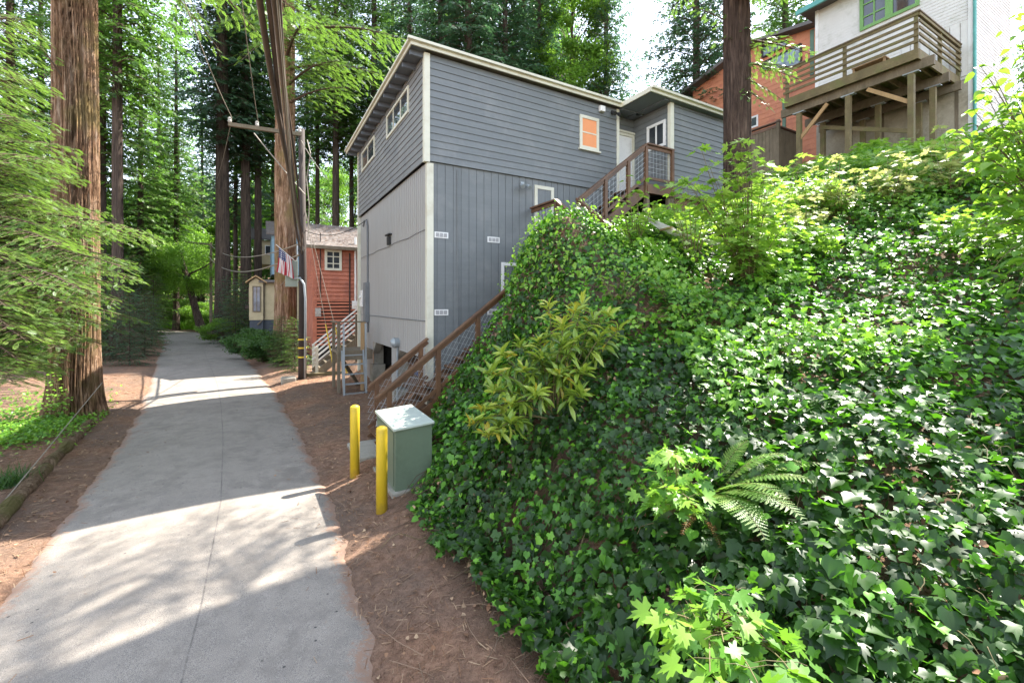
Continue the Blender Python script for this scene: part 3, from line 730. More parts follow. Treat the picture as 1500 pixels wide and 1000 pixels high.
# ================================================================== steel step ladder and wooden landing
ld = thing('steel_access_stair', HF(-.7, 4.9, .15), 'galvanised steel ladder stair leading to a small wooden landing on the grey wall', 'stairs')
for s in (-1.02, -.36):
    a = MB(); a.beam(F(s, 4.6, .12), F(s, 5.1, 1.5), .045, .10, up=tuple(EY)); a.beam(F(s, 4.6, .15), F(s + .0, 4.72, 2.38), .05, .05, up=tuple(EY)); a.build('side_rail', M_STEEL, ld)
a = MB()
for k in range(5): a.fbox(F, -1.0, -.38, 4.60 + k * .11, 4.74 + k * .11, .18 + k * .29, .215 + k * .29)
a.fbox(F, -1.06, -.32, 4.5, 4.72, .12, .17); a.build('step', M_STEEL, ld)
a = MB(); a.fbox(F, -1.15, -.06, 5.1, 6.3, 1.42, 1.50); a.fbox(F, -1.15, -.06, 5.06, 5.1, 1.2, 1.5); a.build('platform', M_OLDW, ld)
for s, t_ in ((-1.1, 5.12), (-.38, 5.12), (-1.1, 6.2), (-.1, 6.2)):
    a = MB(); a.fbox(F, s - .045, s + .045, t_ - .045, t_ + .045, .1, 2.40); a.build('post', M_OLDW if s < -.5 else M_TAN, ld)
a = MB(); a.fbox(F, -1.2, -.3, 5.05, 5.17, 2.40, 2.44); a.fbox(F, -1.2, -1.08, 5.17, 6.3, 2.40, 2.44); a.build('top_rail', M_OLDW, ld)
a = MB(); a.beam(F(-1.1, 5.15, 1.4), F(-.3, 6.2, .2), .05, .12); a.build('brace', M_OLDW, ld)

# ================================================================== utility cabinet, pad, bollards
CF = Frame(-1.75, 6.59, .17)       # front-left bottom corner, long side along EY
cab = thing('utility_cabinet', CF(.29, .6, 0), 'pale green metal utility cabinet with sloping white-topped lid between bollards and ivy', 'cabinet')
b = MB(); b.hexa([CF(0, 0, 0), CF(.58, 0, 0), CF(.58, 1.15, 0), CF(0, 1.15, 0), CF(0, 0, .93), CF(.58, 0, .97), CF(.58, 1.15, .99), CF(0, 1.15, .95)])
b.build('cabinet_body', M_CAB, cab, bevel=.008)
M_CABL = simple('pale_lid_enamel', (.46, .52, .46), .35, .04, 4)
b = MB(); b.hexa([CF(-.03, -.03, .925), CF(.61, -.03, .965), CF(.61, 1.18, .985), CF(-.03, 1.18, .945), CF(-.03, -.03, .965), CF(.61, -.03, 1.005), CF(.61, 1.18, 1.03), CF(-.03, 1.18, .99)]); b.build('lid', M_CABL, cab, bevel=.008)
b = MB(); b.fbox(CF, -.012, -.002, .06, .56, .08, .88); b.fbox(CF, -.012, -.002, .60, 1.10, .08, .88); b.build('door', M_CAB, cab, bevel=.004)
for z_ in (.2, .75):
    b = MB(); b.tube([CF(-.014, 1.09, z_), CF(-.014, 1.09, z_ + .08)], .012, 6); b.build('hinge', M_STEEL, cab)
b = MB(); b.fbox(CF, -.035, -.012, .50, .54, .45, .58); b.build('handle', M_STEEL, cab)
b = MB(); b.fbox(CF, -.06, .64, -.06, 1.21, -.15, .02); b.build('base', M_CONC, cab, bevel=.01)
pd = MB(); pf = Frame(-2.62, 7.95, 0); pd.fbox(pf, -.15, .75, .1, 1.15, .02, .20)
tag(pd.build('concrete_pad', M_CONC, bevel=.015), 'low concrete pad on the dirt behind the rear yellow bollard', 'concrete pad')
def bollard(x, y, z0, zt, label):
    r = thing('bollard', (x, y, z0), label, 'bollard', 'yellow bollards')
    b = MB(); R = .078
    b.tube([(x, y, z0 - .15), (x, y, zt - .03), (x, y, zt - .008), (x, y, zt)], [R, R, R * .93, R * .75], 24)
    o = b.build('post', M_YEL, r, smooth=False)
    me = o.data
    for p in me.polygons: p.use_smooth = abs(p.normal.z) < .5
    c = MB(); c.tube([(x, y, zt - .002), (x, y, zt + .012), (x, y, zt + .018)], [R * .72, R * .5, R * .1], 20); c.build('cap', M_YEL, r)
bollard(-2.67, 7.48, .15, 1.27, 'yellow steel bollard standing nearer the house beside the concrete pad')
bollard(-1.83, 6.19, .16, 1.27, 'yellow steel bollard nearest the camera in front of the green cabinet')
# ================================================================== utility pole, wires, flag
M_POLE = simple('creosote_pole', (.045, .032, .027), .85, .3, 3, (1, 1, .15), 0, .5)
M_INS = simple('grey_insulator', (.45, .43, .40), .3)
M_CABLE = simple('sheathed_cable', (.105, .075, .055), .6, .25, 2, (1, 1, 1))
M_WIREL = simple('pale_wire', (.26, .23, .18), .6, .1, 2)
PX, PY = -8.0, 16.8
pole = thing('utility_pole', (PX, PY, .1), 'dark timber utility pole with crossarm and yellow bands at the roadside', 'utility pole')
m = MB(); m.tube([(PX + .0, PY, -.1), (PX + .02, PY, 4), (PX - .03, PY, 9.65)], [.15, .135, .11], 16); m.build('pole', M_POLE, pole, smooth=True)
m = MB(); ca = Vector((-8.0, 16.72, 9.42)); cb_ = Vector((-10.15, 15.75, 9.42)); m.beam(ca, cb_, .11, .13); m.build('crossarm', M_OLDW, pole)
for u in (.98, .62, .02):
    p = ca.lerp(cb_, u); m = MB(); m.tube([p + Vector((0, 0, .05)), p + Vector((0, 0, .12)), p + Vector((0, 0, .16)), p + Vector((0, 0, .22)), p + Vector((0, 0, .26))], [.03, .07, .05, .065, .03], 10); m.build('insulator', M_INS, pole)
m = MB()
m.fbox(Frame(-8.62, 16.75), 0, .42, -.16, .08, 3.65, 4.65)
m.build('meter_cabinet', simple('sage_box', (.30, .34, .28), .5, .1, 2), pole, bevel=.015)
for z in (.95, 1.3, 1.62):
    m = MB(); m.tube([(PX, PY, z), (PX, PY, z + .06)], .156, 16, cap=False); m.build('band', M_YEL, pole)
m = MB(); m.tube([(PX + .16, PY - .12, .1), (PX + .17, PY - .12, 3.2), (PX + .12, PY - .12, 3.75), (PX - .02, PY - .14, 3.98), (PX - .25, PY - .1, 3.95)], .042, 10)
m.build('conduit', M_STEEL, pole, smooth=True)
m = MB(); m.tube([(PX, PY - .14, 5.0), (PX, PY - .14, 5.6)], [.10, .07], 10); m.build('splice_case', M_BLACK, pole)
m = MB(); m.fbox(Frame(-8.5, 16.3), -.05, .45, -.2, .25, .0, .28); tag(m.build('stone_block', M_CONC, bevel=.05), 'squared stone block at the foot of the utility pole', 'stone block')

def sag(a, b, s, n=14):
    a = Vector(a); b = Vector(b); return [a.lerp(b, i / n) - Vector((0, 0, s * 4 * (i / n) * (1 - i / n))) for i in range(n + 1)]
def wire(a, b, s, r, mat, label, cat='wire', name='overhead_wire', group=None, n=14):
    m = MB(); m.tube(sag(a, b, s, n), r, 5); o = m.build(name, mat); return tag(o, label, cat, group)
# bundle of heavy cables running overhead from the pole towards and past the camera
bund = [((PX + .05, PY - .15, 5.3), (383, 0, 5.0), .040), ((PX + .03, PY - .12, 5.5), (389, 0, 5.1), .034), ((PX, PY - .15, 5.15), (396, 0, 5.0), .036), ((PX + .02, PY - .1, 5.9), (405, 0, 5.2), .022), ((PX, PY - .1, 4.9), (413, 0, 5.3), .026), ((PX + .1, PY - .1, 5.0), (402, 0, 4.7), .012)]
ends = ['thickest sheathed cable at the left of the overhead bundle', 'second thick brown cable from the left in the overhead bundle', 'middle thick cable of the overhead bundle', 'slim cable just right of the bundle centre', 'rightmost brown cable of the overhead bundle', 'thinnest pale wire inside the overhead bundle']
for i, (a, (px, py, Y), r) in enumerate(bund):
    b = Vector(P(px, py, Y)); a = Vector(a); d = b - a; e = a + d * 1.75; e.z += 1.2
    pts = []
    for k in range(25):
        u = k / 24; p = a.lerp(e, u); L = 4 * u * (1 - u); p.z -= .55 * L * (1 + .1 * i); p.x += .05 * math.sin(u * 9 + i * 1.7); pts.append(p)
    m = MB(); m.tube(pts, r, 8); tag(m.build('overhead_cable', M_CABLE if i < 5 else M_WIREL, smooth=True), ends[i], 'cable', 'cables coming overhead to the pole')
tipL = Vector((-10.05, 15.8, 9.68)); mid = Vector((-9.3, 16.13, 9.68)); tp = Vector((PX, PY - .1, 9.2))
wire(tipL, P(262, -20, 9), .15, .012, M_WIREL, 'thin wire rising left from the outer insulator of the crossarm', group='wires on the near pole')
wire(mid, P(352, -20, 10), .15, .010, M_WIREL, 'thin wire rising from the inner insulator of the crossarm', group='wires on the near pole')
wire(tipL, P(318, 262, 26), .2, .010, M_WIREL, 'pale wire dropping left behind the crossarm tip', group='wires on the near pole')
wire(tp, P(480, 262, 16), .1, .014, M_WIREL, 'short pale drop wire hanging right of the pole top', group='wires on the near pole')
wire(P(372, 195, 15.9), P(447, 285, 16.6), .03, .020, M_WIREL, 'pale service drop from the crossarm to the pole', group='wires on the near pole')
m = MB(); m.tube([P(450, 205, 16.7), P(455, 225, 16.6), P(449, 262, 16.7), P(453, 300, 16.7), P(451, 352, 16.7)], .018, 6); tag(m.build('hanging_wire', M_WIREL), 'loose wire loop hanging down the right side of the pole', 'wire')
wire((PX, PY - .1, 5.3), P(308, 358, 47), .9, .028, M_WIREL, 'upper pale line running from the near pole to the far pole', group='lines between the two poles')
wire((PX, PY - .1, 4.9), P(306, 376, 47), 1.1, .034, M_WIREL, 'lower thicker line running from the near pole to the far pole', group='lines between the two poles')
wire((PX, PY - .1, 5.1), (-14.5, 27, 3.9), .3, .014, M_WIREL, 'thin wire from the pole to the yellow cottage', group='wires on the near pole')
wire((PX + .1, PY, 5.8), F(.02, 6.3, 5.98), .35, .014, M_BLACK, 'black service wire from the pole to the grey house', group='wires on the near pole')
for (px, py, Y), lab in (((491, 552, 15.6), 'guy wire with yellow sleeve nearer the pole'), ((509, 549, 16.0), 'guy wire with yellow sleeve beside the ladder stair')):
    b = Vector(P(px, py, Y)); a = Vector((PX + .1, PY, 6.6)); r = thing('guy_wire', b, lab, 'guy wire', 'guy wires of the pole')
    m = MB(); m.tube([a, b], .008, 5); m.build('wire', M_WIREL, r)
    m = MB(); m.tube([b, b.lerp(a, .30)], .024, 8); m.build('sleeve', M_YEL, r)
# far pole
fx, fy = P(309, 445, 47)[:2]; fp = thing('utility_pole', (fx, fy, .3), 'distant timber pole with a short crossarm at the road bend', 'utility pole')
m = MB(); m.tube([(fx, fy, -.3), (fx, fy, 9.55)], [.17, .12], 10); m.build('pole', simple('sunlit_pole', (.22, .17, .12), .9), fp)
m = MB(); m.beam((fx, fy, 9.3), P(271, 354, 46), .14, .16); m.build('crossarm', M_OLDW, fp)
# flag
fl0 = Vector(P(431, 381, 16.6)); fl1 = Vector(P(404, 358, 16.2))
flag = thing('flag', fl0, 'stars and stripes flag hanging from a slanted staff beside the pole', 'flag')
m = MB(); m.tube([fl0, fl1], .014, 6); m.build('staff', M_WHITE, flag)
M_FR = simple('flag_red', (.50, .03, .05), .8, .1, 6); M_FW = simple('flag_white', (.75, .73, .70), .8, .05, 6); M_FB = simple('flag_blue', (.03, .045, .16), .8, .1, 6)
nx, nz = 18, 26; hd = fl1 - fl0; V = []; S = 1.0
for j in range(nz + 1):
    v = j / nz
    for i in range(nx + 1):
        u = i / nx                                    # along the hoist (staff)
        p = fl0.lerp(fl1, .18 + .66 * u)
        drop = Vector((-.05 * v + .05 * (1 - u) * v, 0, -1)) * (S * v)
        p = p + drop * (.80 + .12 * u) + Vector((.30 * v * (u - .9) * -.4, .06 * math.sin(u * 14 + v * 3) * v, 0))
        V.append(p)
me = bpy.data.meshes.new('cloth'); fs = []; mi = []
for j in range(nz):
    for i in range(nx):
        fs.append((j * (nx + 1) + i, j * (nx + 1) + i + 1, (j + 1) * (nx + 1) + i + 1, (j + 1) * (nx + 1) + i))
        st_ = int((1 - (i + .5) / nx) * 13); canton = (i + .5) / nx > .46 and (j + .5) / nz < .42
        mi.append(2 if canton else (0 if st_ % 2 == 0 else 1))
o0 = np.array(fl0); me.from_pydata([tuple(np.array(p) - o0) for p in V], [], fs)
for mm in (M_FR, M_FW, M_FB): me.materials.append(mm)
me.polygons.foreach_set('material_index', mi); me.update()
co_ = link_mesh('cloth', me, None, flag)
sd = co_.modifiers.new('thick', 'SOLIDIFY'); sd.thickness = .004
m = MB()
for a in range(5):
    for b in range(6):
        i = int(nx * (.50 + .46 * (a + .5) / 5)); j = int(nz * (.42 * (b + .5) / 6)); p = V[j * (nx + 1) + i] + Vector((0, -.012, 0))
        pts = []
        for k in range(10):
            rr = .022 if k % 2 == 0 else .009; an = PI / 2 + k * PI / 5; pts.append(p + Vector((math.cos(an) * rr, 0, math.sin(an) * rr)))
        m.add(pts + [p], [(k, (k + 1) % 10, 10) for k in range(10)])
m.build('stars', M_FW, co_)

# ================================================================== red cabin
M_RED = simple('faded_red_boards', (.50, .175, .105), .75, .2, 2, dirt=(.28, .10, .07))
KF = Frame(-9.45, 21.0)
cabin = thing('red_cabin', KF(0, 0, .2), 'small faded red cabin with slatted base between the pole and grey house', 'cabin')
lap_wall(KF, 't', 0, 0, 3.6, 3.2, 5.8, -1, .20, .06).build('wall', M_RED, cabin)
lap_wall(KF, 's', 0, 0, 4.2, .4, 5.8, -1, .15).build('wall', M_RED, cabin)
m = MB(); m.fbox(KF, .08, 3.6, .08, 4.2, .2, 5.75); m.build('core_wall', M_DARK, cabin)  # near-black core stands in for shade behind the slats
m = MB()
z = 1.0
while z < 3.15:
    m.fbox(KF, .06, 3.6, -.03, .0, z, z + .095); z += .165
m.build('slat_skirt', M_RED, cabin)
m = MB(); m.fbox(KF, -.06, .12, -.05, .09, .2, 5.75); m.fbox(KF, 0, 3.6, -.045, 0, 3.12, 3.26); m.build('corner_post', M_RED, cabin)
m = MB()
for sgn in (1,):
    m.hexa([KF(-.35, -.45, 5.66), KF(3.9, -.45, 5.66), KF(3.9, 2.1, 7.05), KF(-.35, 2.1, 7.05), KF(-.35, -.45, 5.76), KF(3.9, -.45, 5.76), KF(3.9, 2.1, 7.15), KF(-.35, 2.1, 7.15)])
    m.hexa([KF(-.35, 2.1, 7.05), KF(3.9, 2.1, 7.05), KF(3.9, 4.6, 5.66), KF(-.35, 4.6, 5.66), KF(-.35, 2.1, 7.15), KF(3.9, 2.1, 7.15), KF(3.9, 4.6, 5.76), KF(-.35, 4.6, 5.76)])
rf = m.build('roof', M_ROOFP, cabin)
m = MB(); m.poly([KF(0, 0, 5.75), KF(0, 4.2, 5.75), KF(0, 2.1, 6.98)], EX, .1); m.build('gable', M_RED, cabin)
m = MB(); m.fbox(KF, -.4, 3.9, -.5, -.43, 5.6, 5.74); m.build('gutter', M_OLDW, rf)
# needles heaped on the roof
nn = 2600; u = rng.uniform(-.3, 3.8, nn); v = rng.uniform(0, 1, nn)
pos = np.array([KF(a, -.42 + 2.5 * b, 5.78 + 1.38 * b) for a, b in zip(u, v)]); 
M_LITTER = leaf_mat('dead_needles', ((0, (.10, .055, .035)), (.5, (.24, .13, .075)), (1, (.42, .30, .19))), .9, .05, (.3, .2, .1), .2)
scatter('needle_litter', GRASS, pos, np.column_stack((rng.normal(size=nn), rng.normal(size=nn), rng.normal(size=nn) * .25)), rnd_dirs(nn) + (0, -.4, 1.5), rng.uniform(.08, .22, nn), rng.uniform(.0, .6, nn), rf, M_LITTER)
window(KF, 't', 0, .47, 1.24, 4.62, 5.62, -1, cabin, M_TRIM, nv=1, nh=2, fw=.11, mullw=.045, out=.12)
m = MB(); m.tube([KF(.28, -.06, 3.3), KF(.28, -.06, 6.4)], .022, 6); m.tube([KF(1.62, -.06, 1.0), KF(1.62, -.06, 5.5)], .035, 6); m.build('vent_pipe', M_POLE, cabin)
m = MB(); m.tube([KF(1.88, -.1, 3.1), KF(1.88, -.1, 6.3)], .05, 8); m.build('service_mast', M_WHITE, cabin)
m = MB(); m.fbox(KF, 1.72, 2.0, -.16, -.02, 2.75, 3.15); m.tube([KF(1.86, -.16, 2.98), KF(1.86, -.24, 2.98)], .1, 12); m.build('meter_box', M_WHITE, cabin)
m = MB(); m.fbox(KF, .05, .3, -.14, -.03, 2.4, 2.8); m.tube([KF(.18, -.12, 2.6), KF(.18, -.24, 2.6)], .11, 12); m.build('electric_meter', M_INS, cabin)
# cabin stairs
SF = Frame(-7.78, 17.5)
cs = thing('cabin_steps', SF(0, 0, .2), 'weathered wooden steps with white-painted rails in front of the red cabin', 'stairs')
m = MB()
for k in range(9): m.fbox(SF, .1 + k * .24, .40 + k * .24, -.1, .9, .42 + k * .2, .47 + k * .2)
m.build('treads', M_OLDW, cs)
m = MB(); m.beam(SF(0, -.12, .2), SF(2.3, -.12, 2.1), .05, .28); m.beam(SF(0, .92, .2), SF(2.3, .92, 2.1), .05, .28); m.build('stringer', M_OLDW, cs)
for t_ in (-.15, .95):
    m = MB()
    for k in range(4): m.beam(SF(-.05, t_, 1.28 - k * .2), SF(2.3, t_, 3.23 - k * .2), .035, .06)
    m.build('rails', M_WHITE, cs)
for s, t_ in ((0, -.2), (0, 1.0), (1.5, -.2), (2.3, -.2)):
    m = MB(); m.fbox(SF, s - .05, s + .05, t_ - .05, t_ + .05, .1, 1.32 + s * .84); m.build('post', M_OLDW if s else M_TRIM, cs)
m = MB(); m.fbox(Frame(-8.0, 17.1), -.1, 3.0, -.1, .12, .0, .3); tag(m.build('timber_curb', M_MOSSW, bevel=.02), 'mossy timber curb at the bottom of the cabin steps', 'curb')

# ================================================================== yellow cottage
YF = Frame(-15.6, 27.6)
M_CREAM = simple('cream_stucco', (.55, .45, .28), .8, .12, 2, dirt=(.40, .32, .20)); M_SKIRT = simple('dark_skirt', (.07, .08, .10), .8)
cot = thing('yellow_cottage', YF(0, 0, 1), 'small cream-yellow cottage end with tall window behind shrubs by the road', 'cottage')
m = MB(); m.fbox(YF, 0, 3.4, 0, 4.5, 2.0, 4.35); m.fbox(YF, -.75, 0, -.2, 1.6, 2.0, 4.3); m.build('wall', M_CREAM, cot)
m = MB(); m.fbox(YF, .03, 3.4, .04, 4.5, .6, 2.0); m.fbox(YF, -.72, .0, -.16, 1.55, .6, 2.0); m.build('skirt', M_SKIRT, cot)
m = MB(); m.hexa([YF(-.25, -.35, 4.33), YF(3.8, -.35, 4.33), YF(3.8, 4.9, 4.6), YF(-.25, 4.9, 4.6), YF(-.25, -.35, 4.43), YF(3.8, -.35, 4.43), YF(3.8, 4.9, 4.75), YF(-.25, 4.9, 4.75)]); m.build('roof', M_ROOFP, cot)
m = MB()
m.poly([YF(-.95, -.4, 4.28), YF(-.95, -.4, 4.36), YF(-.4, -.4, 4.78), YF(.2, -.4, 4.36), YF(.2, -.4, 4.28), YF(-.4, -.4, 4.68)], EY, 2.1); m.build('porch_roof', M_TAN, cot)
m = MB(); m.poly([YF(-.75, -.2, 4.3), YF(-.4, -.2, 4.62), YF(0, -.2, 4.3)], EY, .1); m.build('gable', M_CREAM, cot)
window(YF, 't', -.2, -.58, -.12, 2.5, 4.1, -1, cot, M_OLDW, nv=1, fw=.06, glass=glass_mat('pale_glass', (.13, .15, .18)))
window(YF, 's', -.75, .5, 1.3, 3.0, 4.0, -1, cot, M_OLDW, nv=0, fw=.06)
m = MB(); m.fbox(YF, -.98, -.76, .45, 1.35, 2.72, 2.92); m.build('flower_box', M_POLE, cot)
m = MB(); m.tube([YF(.1, -.08, 4.3), YF(.05, -.08, 4.1), YF(.05, -.08, 2.1), YF(-.3, -.3, 1.7)], .04, 6); m.build('downspout', M_OLDW, cot)
# fence by the shrubs
FF = Frame(*P(352, 445, 25.5)[:2]); fe = thing('board_fence', FF(0, 0, .2), 'short weathered dark board fence at the right road edge', 'fence')
m = MB()
for k in range(9): m.fbox(FF, -.02, .02, k * .32, k * .32 + .26, .0, 1.15 + .05 * math.sin(k * 2.1))
m.build('boards', M_OLDW, fe)
m = MB()
for k in range(4):
    m = MB(); m.fbox(FF, .02, .12, k * .9, k * .9 + .1, 0, 1.3); m.build('fence_post', M_POLE, fe)

# houses glimpsed between the trunks
def far_house(px, Y, w_, h_, z, mat, label, roofmat):
    x, y = P(px, 445, Y)[:2]; f_ = Frame(x, y); r = thing('distant_house', f_(0, 0, z), label, 'house')
    m = MB(); m.fbox(f_, 0, w_, 0, 5, z, z + h_); m.build('wall', mat, r)
    m = MB(); m.hexa([f_(-.4, -.4, z + h_), f_(w_ + .4, -.4, z + h_), f_(w_ + .4, 2.5, z + h_ + 1.4), f_(-.4, 2.5, z + h_ + 1.4), f_(-.4, -.4, z + h_ + .15), f_(w_ + .4, -.4, z + h_ + .15), f_(w_ + .4, 2.5, z + h_ + 1.55), f_(-.4, 2.5, z + h_ + 1.55)]); m.build('roof', roofmat, r)
    window(f_, 't', 0, w_ * .3, w_ * .6, z + h_ * .4, z + h_ * .8, -1, r, M_WHITE, nv=1)
M_BLUEP = simple('pale_blue_paint', (.22, .34, .42), .6)
far_house(398, 36, 3.2, 3.2, 5.4, M_BLUEP, 'pale blue house glimpsed behind the redwood above the yellow cottage', M_ROOFP)
far_house(372, 44, 3.2, 2.4, 7.0, M_CREAM, 'tan house glimpsed between dark trunks behind the cottage', M_ROOF)

# ================================================================== white house with deck on the hill
WF = Frame(12.4, 13.5)
M_WSID = simple('white_siding', (.66, .65, .62), .6, .06, 1.5, dirt=(.50, .50, .45)); M_TEAL = simple('teal_trim', (.10, .36, .33), .5); M_GRN = simple('green_window_trim', (.17, .36, .10), .5)
M_WALLC = simple('stained_plaster', (.40, .36, .28), .9, .2, 1.5, dirt=(.22, .20, .14))
wh = thing('white_house', WF(3.65, 0, 8), 'white clapboard house with teal gutter and green windows high on the hillside', 'house')
lap_wall(WF, 's', 3.65, -.32, 4.5, 10.75, 15.75, -1, .12, .015).build('wall', M_WSID, wh)
lap_wall(WF, 't', -.32, 3.65, 8.0, 9.2, 15.75, -1, .12, .015).build('wall', M_WSID, wh)
m = MB(); m.fbox(WF, 3.70, 8, -.27, 4.45, 7.2, 15.7); m.build('core_wall', M_WSID, wh)
m = MB(); m.fbox(WF, 3.6, 3.69, -.34, 4.5, 7.2, 10.7); m.build('foundation', M_WALLC, wh)
m = MB()
for k in range(5): m.fbox(WF, 3.59, 3.625, .0 + k * 1.05, .1 + k * 1.05, 7.2, 10.6)
m.build('foundation_batten', M_OLDW, wh)
m = MB()
for k in range(7): m.fbox(WF, 3.60, 3.628, -.3 + k * .27, -.06 + k * .27, 10.85, 12.75)
m.build('board_panel', M_WSID, wh)
m = MB(); m.fbox(WF, 3.58, 3.66, 4.42, 4.54, 10.8, 15.75); m.build('corner_trim', M_WHITE, wh)
m = MB(); m.fbox(WF, 3.58, 3.7, -.38, -.24, 8.0, 15.75); m.build('corner_trim', M_WHITE, wh)
m = MB(); m.tube([WF(3.52, -.42, 7.8), WF(3.52, -.42, 15.7)], .045, 8); m.build('downspout', M_TEAL, wh)
m = MB(); m.fbox(WF, 3.1, 8.4, -.8, 5.0, 15.77, 15.9); rf = m.build('roof', M_ROOF, wh)
m = MB(); m.fbox(WF, 3.0, 3.1, -.85, 5.05, 15.66, 15.86); m.fbox(WF, 3.0, 8.4, -.92, -.80, 15.66, 15.86); m.build('gutter', M_TEAL, rf)
window(WF, 's', 3.65, 1.95, 2.9, 14.0, 15.5, -1, wh, M_GRN, nv=1, nh=2, fw=.12, mullw=.05, out=.07)
window(WF, 's', 3.65, 1.05, 1.95, 14.0, 15.5, -1, wh, M_GRN, nv=0, nh=0, fw=.12, out=.07)
# deck (fixed to the house)
dk = thing('raised_deck', WF(1.8, 1.9, 8), 'tall mossy timber deck on posts projecting from the white house', 'deck')
m = MB()
for k in range(26): m.fbox(WF, .02 + k * .14, .15 + k * .14, -.02, 3.85, 10.78, 10.82)
m.build('deck_boards', M_MOSSW, dk)
m = MB(); m.fbox(WF, -.03, .02, -.05, 3.9, 10.5, 10.81); m.fbox(WF, .02, 3.55, -.06, -.01, 10.5, 10.81); m.fbox(WF, .02, 3.55, 3.86, 3.91, 10.5, 10.81); m.build('rim_joist', M_MOSSW, dk)
m = MB()
for k in range(9): m.fbox(WF, .03, 3.58, .2 + k * .43, .245 + k * .43, 10.55, 10.775)
m.build('joists', M_OLDW, dk)
for s in (.25, 2.0, 3.1):
    m = MB(); m.fbox(WF, s - .05, s + .05, -.35 if s < 1 else -.2, 4.15, 10.24, 10.54); m.build('beam', M_OLDW, dk)
for s, ts in ((.25, (.2, 1.9, 3.5)), (2.0, (.2, 1.7, 3.5)), (3.1, (.9, 2.6))):
    for t_ in ts:
        p = WF(s, t_, 0); z0 = g1(p[0], p[1]) - .3; m = MB(); m.fbox(WF, s - .075, s + .075, t_ - .075, t_ + .075, z0, 10.24); o = m.build('post', M_MOSSW, dk)
        m = MB(); m.fbox(WF, s - .085, s + .085, t_ - .2, t_ + .2, 10.2, 10.235); m.build('post_cap', M_STEEL, o)
m = MB(); m.beam(WF(.25, .2, 9.3), WF(.25, 1.35, 10.2), .06, .12); m.build('brace', M_TAN, dk)
m = MB(); m.beam(WF(.25, 3.5, 9.2), WF(.25, 2.55, 10.2), .06, .12); m.build('brace', M_TAN, dk)
m = MB(); m.beam(WF(1.1, .3, 8.6), WF(1.1, 3.1, 9.7), .06, .14); m.build('brace', M_MOSSW, dk)
for k in range(5):
    z = 10.98 + k * .205
    m = MB(); m.fbox(WF, -.07, -.035, -.06, 3.92, z, z + .085 + (.02 if k == 4 else 0)); m.fbox(WF, -.03, 3.5, -.10, -.065, z, z + .085); m.build('rail_board', M_MOSSW, dk)
for s, t_ in ((-.0, 0), (0, 1.9), (0, 3.8), (1.8, -.03), (3.45, -.03)):
    m = MB(); m.fbox(WF, s - .035, s + .055, t_ - .035, t_ + .055, 10.5, 11.87); m.build('rail_post', M_MOSSW, dk)
m = MB(); m.fbox(WF, -.1, .08, -.12, 3.95, 11.90, 11.94); m.fbox(WF, .08, 3.5, -.12, .04, 11.90, 11.94); m.build('cap_rail', M_OLDW, dk)
# small table and chair-like planter glimpsed on the deck
tb = thing('deck_table', WF(1.6, 1.6, 10.82), 'small wooden table behind the deck railing', 'table')
m = MB(); m.fbox(WF, 1.2, 2.0, 1.2, 2.2, 11.5, 11.54); m.build('tabletop', M_TAN, tb)
for s, t_ in ((1.25, 1.25), (1.95, 1.25), (1.25, 2.15), (1.95, 2.15)):
    m = MB(); m.fbox(WF, s - .03, s + .03, t_ - .03, t_ + .03, 10.82, 11.5); m.build('leg', M_TAN, tb)

# ================================================================== orange house behind
OF = Frame(15.7, 23.0)
M_ORG = simple('terracotta_siding', (.54, .21, .11), .65, .1, 1.5, dirt=(.38, .13, .08))
oh = thing('orange_house', OF(0, 3, 9), 'terracotta orange house with angled windows behind the redwood trunk', 'house')
lap_wall(OF, 's', 0, -1.5, 7.3, 8.0, 17.0, -1, .28, .02).build('wall', M_ORG, oh)
m = MB(); m.poly([OF(.0, -1.5, 17.0), OF(.0, 7.3, 17.0), OF(.0, 7.3, 17.15), OF(.0, 3.3, 18.0), OF(.0, -1.5, 17.1)], EX, .08)
m.fbox(OF, .06, 6, -1.4, 7.2, 8, 16.95); m.build('gable', M_ORG, oh)
m = MB()
m.hexa([OF(-.6, 3.3, 18.02), OF(7, 3.3, 18.02), OF(7, 7.9, 17.0), OF(-.6, 7.9, 17.0), OF(-.6, 3.3, 18.2), OF(7, 3.3, 18.2), OF(7, 7.9, 17.18), OF(-.6, 7.9, 17.18)])
m.hexa([OF(-.6, -2, 17.0), OF(7, -2, 17.0), OF(7, 3.3, 18.02), OF(-.6, 3.3, 18.02), OF(-.6, -2, 17.18), OF(7, -2, 17.18), OF(7, 3.3, 18.2), OF(-.6, 3.3, 18.2)])
m.build('roof', M_ROOF, oh)
M_SKYG = glass_mat('sky_lit_glass', (.10, .13, .16), .02)
for poly in ([(1117, 69), (1154, 60), (1154, 67), (1118, 85)], [(1118, 93), (1174, 65), (1174, 97), (1117, 103)]):
    q_ = [OF.onplane(0, *p) for p in poly]
    pts = [OF(-.03, a, b) for a, b in q_]; m = MB(); m.poly(pts, -EX, .02); pane_pts = pts
    fr = MB()
    for k in range(4): fr.beam(pts[k] - EX * .03, pts[(k + 1) % 4] - EX * .03, .09, .09)
    fo = fr.build('window', M_POLE, oh); m.build('pane', M_SKYG, fo)
a_, za = OF.onplane(0, 1111, 168); b_, zb_ = OF.onplane(0, 1097, 190)
window(OF, 's', 0, a_, b_, zb_, za, -1, oh, M_WHITE, nv=0, fw=.1)
for px, y0, y1 in ((1191, 44, 110), (1150, 145, 200)):
    t_, z1 = OF.onplane(0, px, y0); _, z0 = OF.onplane(0, px, y1); m = MB(); m.fbox(OF, -.06, .0, t_ - .06, t_ + .12, z0, z1); m.build('green_trim', simple('green_post', (.10, .17, .12), .6) if 'green_post' not in MATS else MATS['green_post'], oh)
